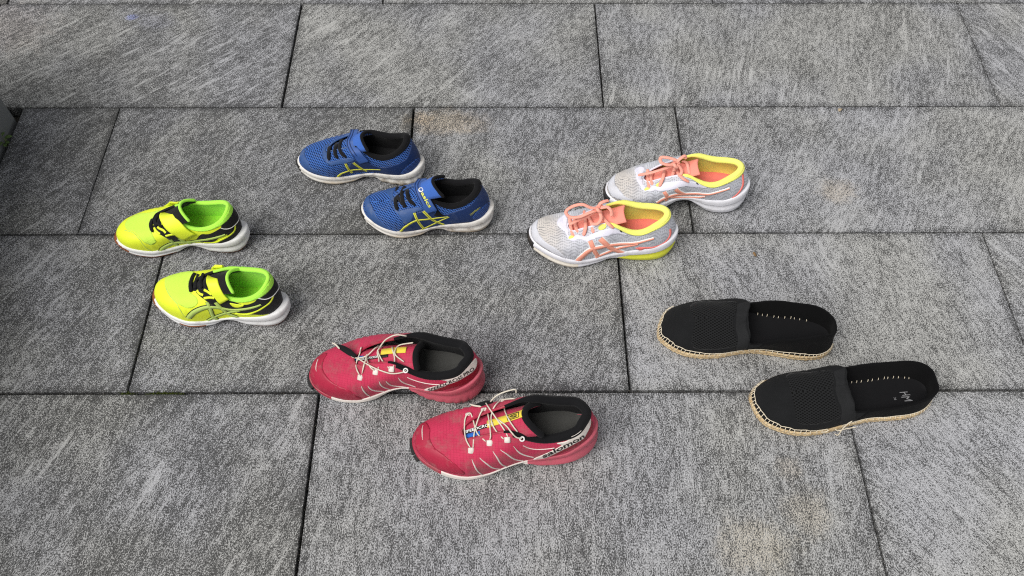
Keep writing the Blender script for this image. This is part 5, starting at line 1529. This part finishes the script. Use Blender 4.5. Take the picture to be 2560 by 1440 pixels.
# ------------------------------------------------------------------ blue running shoes
def blue_shoe(key, label):
    s, root = start(key, 'running_shoe', label, 'running shoe', 'blue mesh running shoes with strap')
    far = key == 'C'
    s.upper(M['blue_mesh'])
    s.lining(M['black_knit'], M['blue_skin'], .5)
    s.insole(M['dark_sole'], .042)
    def groove(sh, f):
        g = np.zeros(sh.N)
        if f < .62:
            x = sh.xs
            on = (x > .60) if far else (x < 0)
            ph = sh.phi * 34
            g = np.where(on, -.0011 * (np.sin(ph) > .35), 0.0) * min(1, (.62 - f) * 4)
            if not far:
                g = -.0007 * np.abs(np.sin(f * 14 + 2.0 * np.sin(sh.xs * 9))) * np.ones(sh.N)
        return g + toe_out(sh, f, .0038)
    s.sole([('toe_bumper', M['black_rubber'], lambda q, f, x: abs(q - .487) < .046 and f < .97), ('midsole', M['worn_foam'], lambda q, f, x: f > .08), ('outsole', M['black_rubber'], lambda q, f, x: True)], PR_LIP, rows=18, groove=groove, cap_mat=M['black_rubber'])
    c, ec = TONGUE[key]
    s.tongue(c, M['blue_mesh'], .005, ec=ec)
    tg = s.tonG[27:].copy() + s.tonN[27:] * .0012
    V, F = sheet_geo(tg, np.full(tg.shape[:2], .003), s.tonN[27:])
    make_mesh('tongue_pad', V, F, M['blue_soft'], root)
    tube('tongue_binding', s.tonG[-1] + np.array([.0025, 0, -.0015]), .0030, M['black_knit'], root, n=40, seg=8)
    t = s.tr
    s.poly('toe_cap', t['toecap'], M['blue_skin'], .0008)
    s.poly('eyestay', t['eyestay'], M['blue_skin'], .0008)
    s.poly('side_panel', t['navy'], M['navy_skin'], .0007)
    s.poly('heel_mesh', t['heelmesh'], M['blue_mesh_dark'], .0010)
    band(s, M['black_knit'], .95, -.20, .25, dip=.02)
    if 'gusset' in t:
        s.poly('gusset', t['gusset'], M['black_knit'], .0010)
        s.text('lettering', 'CONTEND 5', t['text'], M['lime'], .0016)
    for k, w in (('m1', [.0046, .0046, .0042, .004, .0034, .0016]), ('m2', .0046), ('m3', [.0052, .0046, .004]), ('m4', [.0026, .0034, .0036, .0028, .0016])):
        if k in t:
            ob = stripe(s, M['lime'], 'side_stripe', k, w, .0011)
            s.stroke('stripe_line', t[k], .0009, M['lime_dark'], .0016)
    for L_ in s.pt['lace']:
        P = [np.array(p) + np.array([0, 0, .0018]) for p in L_]
        loop_lace('lace', P, .0032, M['black_lace'], root)
    st, geo = strap_of(s, root, M['blue_strap'], [.019, .019, .0175, .016, .015, .0145, .014] if not far else [.019, .018, .016, .015, .014, .014, .0135])
    cpt, w, nn, wd = geo
    for off in (-.15, -.75):
        P = cpt[8:44] + w[8:44] * (wd[8:44] * off / 2)[:, None] + nn[8:44] * .0002
        tube('strap_line', P, .0009, M['navy_skin'], st, n=36, flat=.5)
    if not far:
        on_ribbon('lettering', 'asics', geo, .36, .10, .0, .62, M['lime'], st, bold=.02)
        i = int(.41 * 47)
        ctr = cpt[i] + w[i] * .0022 + nn[i] * .0006
        T = unit(cpt[i + 1] - cpt[i])
        ring = [ctr + T * (.0036 * math.cos(a)) + w[i] * (.0036 * math.sin(a)) for a in np.linspace(0, 2 * PI, 20)]
        swirl = [ctr + T * (.0036 * (1 - .5 * k) * math.cos(2 + k * 3)) + w[i] * (.0036 * (1 - .5 * k) * math.sin(2 + k * 3)) for k in np.linspace(0, 1, 12)]
        V, F = join_geo([tube_geo(ring, .0009, 6, .5), tube_geo(swirl, .0008, 6, .5)])
        make_mesh('round_emblem', V, F, M['white_print'], st)
    return s

blue_shoe('C', 'blue mesh running shoe, far one of its pair, with grooved dirty white heel')
blue_shoe('D', 'blue mesh running shoe with white lettering on its strap, near one of its pair')

# ------------------------------------------------------------------ pale grey running shoes
def grey_shoe(key, label):
    s, root = start(key, 'running_shoe', label, 'running shoe', 'pale grey running shoes with salmon laces')
    far = key == 'E'
    s.upper(M['gel_knit'])
    s.lining(M['gel_yellow'], M['gel_skin'], .5)
    s.insole(M['coral'], .047)
    if far:
        parts = [('toe_bumper', M['black_rubber'], lambda q, f, x: abs(q - .487) < .046 and f < .97), ('lower_rim', M['lav_line'], lambda q, f, x: .60 < f < .66), ('outsole', M['black_rubber'], lambda q, f, x: f < .05), ('midsole', M['lav_foam'], lambda q, f, x: True)]
    else:
        def lemon(q, f, x):
            return x > .50 and f < min(.56, (x - .50) * 3.2) and (q < .5 or q > .85)
        parts = [('toe_bumper', M['black_rubber'], lambda q, f, x: abs(q - .487) < .046 and f < .97), ('heel_foam', M['lemon_foam'], lemon), ('lower_rim', M['lav_line'], lambda q, f, x: .58 < f < .63), ('forefoot_foam', M['cream_foam'], lambda q, f, x: x < .34 and f < .58), ('midsole', M['lav_foam'], lambda q, f, x: True)]
    s.sole(parts, PR_LIP, rows=22, groove=lambda sh, f: toe_out(sh, f, .0038), cap_mat=M['black_rubber'])
    c, ec = TONGUE[key]
    s.tongue(c, M['pink_tongue'], .004, ec=ec)
    if far:      # dark shank bridging the raised arch
        a = np.linspace(.36, .70, 20)
        G = np.zeros((20, 9, 3))
        for i, x in enumerate(a):
            for j in range(9):
                b = 2 * j / 8 - 1
                lift = math.sin(PI * (x - .36) / .38) ** .8
                G[i, j] = (x * s.L - s.L / 2, b * (.026 - .006 * lift) - .001, .006 + .0165 * lift)
        V, F = sheet_geo(G, .004)
        make_mesh('outsole_shank', V, F, M['black_rubber'], root)
    t = s.tr
    s.poly('toe_cap', t['toecap'], M['gel_toe'], .0006)
    s.poly('eyestay', t['eyestay'], M['gel_skin'], .0008)
    band(s, M['gel_yellow'], .955, -.23, .27, dip=.04)
    W = {'m1': [.011, .0105, .0085, .007, .0055, .0042, .0035], 'm2': [.0085, .0085, .0075], 'm3': [.010, .0095, .008], 'm4': [.006, .0068, .0066, .005, .003]}
    for k in ('m4', 'm1', 'm2', 'm3'):
        w = W[k] if not far else [x * .8 for x in W[k]]
        s.stroke('stripe_edge', t[k], [x + .0026 for x in w], M['white_print'], .0010)
    for k in ('m4', 'm1', 'm2', 'm3'):
        w = W[k] if not far else [x * .8 for x in W[k]]
        s.stroke('side_stripe', t[k], w, M['peach'], .0015)
    s.stroke('heel_stripe', t['pink'], .0040, M['coral'], .0012)
    if 'tri' in t:
        s.poly('heel_triangle', t['tri'], M['coral'], .0014, smooth=False)
    for k in ('eyelet1', 'eyelet2'):
        a, b = t[k][0]
        ang = np.linspace(0, 2 * PI, 14, endpoint=False)
        s.poly('eyelet_patch', [(a + .0085 * math.cos(q), b + .055 * math.sin(q)) for q in ang], M['gel_yellow'], .0016)
    a, b = t['hole'][0]
    ang = np.linspace(0, 2 * PI, 10, endpoint=False)
    s.poly('eyelet_hole', [(a + .0035 * math.cos(q), b + .020 * math.sin(q)) for q in ang], M['ink'], .0017)
    rr = .0030
    for L_ in s.pt['lace']:
        P = [np.array(p) + np.array([0, 0, .0022]) for p in L_]
        P[1:-1] = [p + np.array([0, 0, .0016]) for p in P[1:-1]]
        P[0] = P[0] - np.array([0, 0, .003])
        loop_lace('lace', P, rr, M['pink_cord'], root, .6)
    for L_ in s.pt['bow']:
        loop_lace('lace_loop', L_, rr, M['pink_cord'], root, .6, n=48)
    kx, ky, kz = s.pt['knot'][0]
    knot = [(kx + .0045 * math.cos(q) * (1 + .2 * math.sin(3 * q)), ky + .0055 * math.sin(q), kz + .0025 * math.sin(2 * q)) for q in np.linspace(0, 2 * PI * .93, 16)]
    loop_lace('lace_knot', knot, .0031, M['pink_cord'], root, .9)
    return s

grey_shoe('E', 'pale grey running shoe with all white midsole, far one of its pair')
grey_shoe('F', 'pale grey running shoe with lemon yellow heel foam, near one of its pair')

# ------------------------------------------------------------------ red trail shoes
def red_shoe(key, label):
    s, root = start(key, 'trail_shoe', label, 'trail shoe', 'red trail shoes with cream cord lacing')
    far = key == 'G'
    s.upper(M['red_cloth'])
    s.lining(M['black_knit'], M['red_skin'], .5)
    s.insole(M['grey_insole'], .054)
    x0 = .60 if far else .62
    def groove(sh, f):
        x = sh.xs
        g = np.zeros(sh.N)
        if far and f < .55:
            g = np.where((x > .66) & (x < .93) & (sh.phi < PI), -.0013 * (np.sin(sh.phi * 46 + f * 3) > .45), 0.0) * min(1, (.55 - f) * 5)
        g = g + np.where(x > .6, .0022 * np.exp(-((f - .34) / .16) ** 2) - .0012 * np.exp(-((f - .66) / .10) ** 2), 0)
        return g
    parts = [('toe_rand', M['red_skin'], lambda q, f, x: x < .16 and f > .35), ('heel_foam', M['red_foam'], lambda q, f, x: x > x0), ('outsole', M['black_rubber'], lambda q, f, x: f < .15 or x < .08), ('midsole', M['sal_white'], lambda q, f, x: True)]
    s.sole(parts, PR, rows=20, groove=groove, cap_mat=M['black_rubber'])
    # black lugs under the toe
    for q, ln in ((.452, .010), (.480, .014), (.510, .013)):
        i = int(q * s.N)
        o = np.array([s.ox[i], s.oy[i], 0])
        n = np.array([s.nx[i], s.ny[i], 0])
        e = np.array([-s.ny[i], s.nx[i], 0])
        V = []
        for d, z in ((.0014, .0030), (.0022, .0080), (-.012, .010), (-.012, .0)):
            for k in (-ln / 2, ln / 2):
                V.append(o + n * d + e * k * (1 if z > .004 else .8) + np.array([0, 0, z]))
        F = [(0, 1, 3, 2), (2, 3, 5, 4), (4, 5, 7, 6), (6, 7, 1, 0), (0, 2, 4, 6), (1, 7, 5, 3)]
        make_mesh('toe_lug', V, F, M['black_rubber'], root, smooth=False)
    c, ec = TONGUE[key]
    s.tongue(c, M['red_cloth'], .006, ec=ec)
    tube('tongue_binding', s.tonG[-1] + np.array([.001, 0, -.002]), .0048, M['black_knit'], root, n=44, seg=10)
    t = s.tr
    s.poly('toe_cap', t['rand'], M['red_skin'], .0010)
    s.poly('heel_panel', t['maroon'], M['maroon'], .0006)
    s.poly('heel_flash', t['white'], M['sal_white'], .0011)
    s.text('lettering', 'SPEEDCROSS PRO' if far else 'salomon', t['text'], M['ink'], .0018, bold=.012 if far else .02)
    band(s, M['black_knit'], .94, -.22, .262, dip=.03)
    for k in ('s1', 's2', 's3', 's4', 's5', 's6'):
        s.stroke('side_line', t[k], [.0006, .0019, .0022, .0019, .0012] if k != 's6' else .0009, M['sal_white'], .0010)
    s.stroke('toe_line', t['toeline'], [.0004, .0014, .0014, .0004], M['sal_white'], .0017)
    # lace tape along the tongue
    tape = [s.ton(a, b, .0012) for a, b in ((.04, 0), (.3, 0), (.6, 0), (.82, 0), (.97, 0))]
    Wy = [(0, 1, 0)] * 5
    def strip(name, a0, a1, b0, width, mat, off=.0009):
        P = [s.ton(a, b0, off) for a in np.linspace(a0, a1, 8)]
        return ribbon(name, P, [(0, 1, 0)] * 8, width, .0008, mat, root, n=26, cols=3)
    if not far:
        strip('tongue_tape', .12, .34, -.38, .0062, M['tape_blue'])
        ty, gy = strip('tongue_tape', .46, 1.0, .02, .0105, M['tape_yellow'], .0016)
        ob, gt = strip('lettering_tape', .12, .56, -.05, .0058, M['ink'], .0013)
        on_ribbon('lettering', 'SPEEDCROSS', gt, .0, 1.0, -.75, .75, M['white_print'], ob, bold=.02)
        on_ribbon('emblem_letter', 'S', gy, .62, .84, -.45, .45, M['ink'], ty, bold=.03)
        cc, ww, nn_, wd_ = gy
        fr = []
        for (u, v) in ((.58, -.7), (.88, -.7), (.88, .7), (.58, .7), (.58, -.7)):
            i = int(u * 25)
            fr.append(cc[i] + ww[i] * v * wd_[i] / 2 + nn_[i] * .0006)
        fq = np.vstack([np.linspace(fr[i], fr[i + 1], 6) for i in range(4)])
        tube('emblem_frame', fq, .0005, M['ink'], ty, raw=True)
    else:
        strip('tongue_tape', .05, .20, .05, .0060, M['tape_blue'])
        ob, gt = strip('lettering_tape', .10, .60, -.12, .0050, M['ink'], .0013)
        on_ribbon('lettering', 'SPEEDCROSS', gt, .0, .7, -.7, .7, M['white_print'], ob, bold=.02)
        strip('tongue_tape', .48, .86, .22, .0100, M['tape_yellow'], .0016)
    for L_ in s.pt['cord']:
        P = [np.array(p) + np.array([0, 0, .0014 + .0015 * math.sin(PI * i / (len(L_) - 1))]) for i, p in enumerate(L_)]
        loop_lace('cord', P, .00105, M['cream_cord'], root, 1.0, n=60, seg=6)
    loop_lace('cord', s.pt['arc'], .00105, M['cream_cord'], root, 1.0, n=40, seg=6)
    for p in s.pt['loop']:
        p = np.array(p)
        d = 1 if p[1] > .004 else -1
        ribbon('lace_loop_tab', [p + np.array([0, d * .004, -.003]), p + np.array([0, d * .001, .0006]), p + np.array([0, -d * .003, .0022])], [(1, 0, .2)] * 3, .0085, .0014, M['sal_white'], root, n=10, cols=5, bow=.0012)
    p = np.array(s.pt['ring'][0])
    g = np.array([0, -.5, .85])
    e1, e2 = np.array([1, 0, 0]), np.array([0, .85, .5])
    ring = [p + .003 * (math.cos(a) * e1 + math.sin(a) * e2) + g * .0008 for a in np.linspace(0, 2 * PI, 22)]
    V, F = tube_geo(ring, .0011, 8)
    make_mesh('eyelet_ring', V, F, M['white_print'], root)
    P = np.array(s.pt['lock']) + np.array([0, 0, .002])
    ribbon('cord_lock_sleeve', P, [(0.3, 1, 0.3)] * len(P), [.003, .0085, .0095, .005], .004, M['black_lace'], root, n=26, cols=7, bow=.001)
    tube('frayed_cord_end', [P[0] + np.array([-.006, .002, .001]), P[0], P[1] + np.array([0, -.004, .001])], .0013, M['cream_cord'], root, n=14)
    return s

red_shoe('G', 'red trail shoe lettered SPEEDCROSS PRO on its heel, far one of its pair')
red_shoe('H', 'red trail shoe lettered salomon on its heel, nearest shoe to the viewer')

# ------------------------------------------------------------------ espadrilles
def espadrille_shoe(key, label):
    s, root = start(key, 'espadrille', label, 'espadrille', 'black knitted espadrilles with jute soles')
    s.upper(M['esp_knit'], 'vamp')
    s.lining(M['esp_quarter'], M['esp_knit'], .5)
    s.insole(M['esp_insole'], .024 if key == 'I' else .020)
    rng = random.Random(5 if key == 'I' else 9)
    jit = np.array([rng.uniform(-1, 1) for _ in range(s.N)])
    def groove(sh, f):
        return .0006 * np.sin(sh.phi * 90 + f * 5) * np.sin(f * PI) + .0005 * jit
    s.sole([('jute_sole', M['jute'], lambda q, f, x: True)], [(0, -.003), (.15, .0005), (.3, .0012), (.45, .0004), (.55, .0010), (.75, .0014), (.9, .0004), (1, -.0015)], rows=16, groove=groove, cap_mat=M['jute'])
    q = np.linspace(-.236, .236, 60)
    s.poly('quarter', [(a, 0.0) for a in q] + [(.238, .5)] + [(a, .998) for a in q[::-1]] + [(-.238, .5)], M['esp_quarter'], .0007, smooth=False, step=.006)
    s.poly('perforated_panel', s.tr['perf'], M['esp_perf'], .0004)
    s.poly('rib_band', s.tr['rib'], M['esp_band'], .0006)
    # fibres standing off the jute
    V, F = [], []
    for k in range(420):
        a = rng.random()
        f = rng.uniform(.1, .95)
        i = int(a * s.N) % s.N
        p = s.soleG[i, min(int(f * 15), 15)]
        n = np.array([s.nx[i], s.ny[i], rng.uniform(-.6, .8)])
        d = n * rng.uniform(.001, .0032) + np.array([rng.uniform(-1, 1), rng.uniform(-1, 1), rng.uniform(-.3, .6)]) * .0014
        e = p + d
        if e[2] < .0005:
            continue
        w = np.array([-n[1], n[0], 0]) * .00022
        o = len(V)
        V += [p - w, p + w, e]
        F.append((o, o + 1, o + 2))
    tag(make_mesh('jute_fibres', V, F, M['jute'], root, smooth=False), kind='stuff')
    # blanket stitch round the edge
    gap = (.268, .292) if key == 'J' else (.249, .252)
    a0, a1 = (.012, .60) if key == 'J' else (.02, .60)
    n = 54
    geo, runs = [], []
    ts, prev = .15, None
    for k in range(n):
        a = a0 + (a1 - a0) * (k + rng.uniform(-.12, .12)) / n
        if gap[0] < a < gap[1]:
            prev = None
            if geo:
                runs.append(geo)
                geo = []
            continue
        i = a * s.N
        tt = ts * rng.uniform(.86, 1.1)
        p1, n1, _ = s.ev(np.array([a]), np.array([tt + .02 if a < .25 else tt]))
        up = p1[0] + n1[0] * .0013
        j = int(i) % s.N
        lo = np.array([s.ox[j] + s.nx[j] * .0012, s.oy[j] + s.ny[j] * .0012, s.ztop[j] - .0015])
        mid = (up + lo) / 2 + np.array([s.nx[j], s.ny[j], .3]) * .0016
        geo.append(tube_geo(catmull([up, mid, lo], 7), .00055, 5))
        if prev is not None and not (prev[1] < gap[0] < a):
            pm, nm, _ = s.ev(np.array([(prev[1] + a) / 2]), np.array([(prev[2] + tt) / 2 + (.02 if a < .25 else 0)]))
            geo.append(tube_geo(catmull([prev[0], pm[0] + nm[0] * .0014, up], 6), .0006, 5))
        prev = (up, a, tt)
    for run in runs + [geo]:
        if run:
            V, F = join_geo(run)
            make_mesh('edge_stitching', V, F, M['jute_thread'], root)
    # stitches showing inside, on the far wall
    lo_, hi_, m = (.56, .84, 10) if key == 'I' else (.53, .90, 13)
    for k in range(m):
        x = lo_ + (hi_ - lo_) * k / (m - 1)
        ph = 2 * PI - float(_phi(x))
        i = int(ph / (2 * PI) * s.N) % s.N
        b = s.insG[min(int(round(float(_phi(x)) / (2 * PI) * s.N)), s.N // 2), -1] + np.array([0, -.0016, .0005])
        h = rng.uniform(.0035, .0065) * (1 if k not in (7, 8) or key == 'J' else .5)
        if x > .80 and key == 'J':
            h *= 1 - (x - .80) * 5
        tube('inner_stitch', [b + np.array([0, -.0008, 0]), b + np.array([.0004, 0, h * .5]), b + np.array([0, .0012, h])], .00055, M['jute_thread'], root, n=6, seg=5)
    if key == 'J':
        for P in s.pt['thread']:
            tube('loose_thread', [np.array(p) + np.array([0, 0, .0008]) for p in P], .0008, M['jute_thread'], root, n=30, seg=6)
        mk = cloth('grey_print', (.28, .28, .29, 1), .7, .3, 300, sheen=0)
        cx = .845 * s.L - s.L / 2
        G = s.insG.reshape(-1, 3)
        def surf(x, y):
            d = (G[:, 0] - x) ** 2 + (G[:, 1] - y) ** 2
            return G[np.argsort(d)[:4], 2].mean() + .0008
        for ch, y0, w, h in (('H', -.0010, .0060, .0125), ('M', -.0100, .0080, .0125)):
            V, F = text_geo(ch)
            pts = []
            for a, b in V:
                x = cx + .002 + h * (1 - b) - .004 * a - h
                y = y0 + w * (a - .5) * -1 * -1
                pts.append((cx + h * (.5 - b) * -1 + .003 * a, y0 - w * (.5 - a) * -1, 0))
            pts = [(p[0], p[1], surf(p[0], p[1])) for p in pts]
            make_mesh('lettering', pts, F, mk, root, smooth=False)
        V, F = text_geo('36')
        pts = [(cx - .018 + .0035 * b, -.0060 - .0045 * a, 0) for a, b in V]
        make_mesh('lettering', [(p[0], p[1], surf(p[0], p[1])) for p in pts], F, mk, root, smooth=False)
    return s

espadrille_shoe('I', 'black knitted espadrille with plain insole, far one of its pair')
espadrille_shoe('J', 'black knitted espadrille with lettered insole and loose thread, near one of its pair')
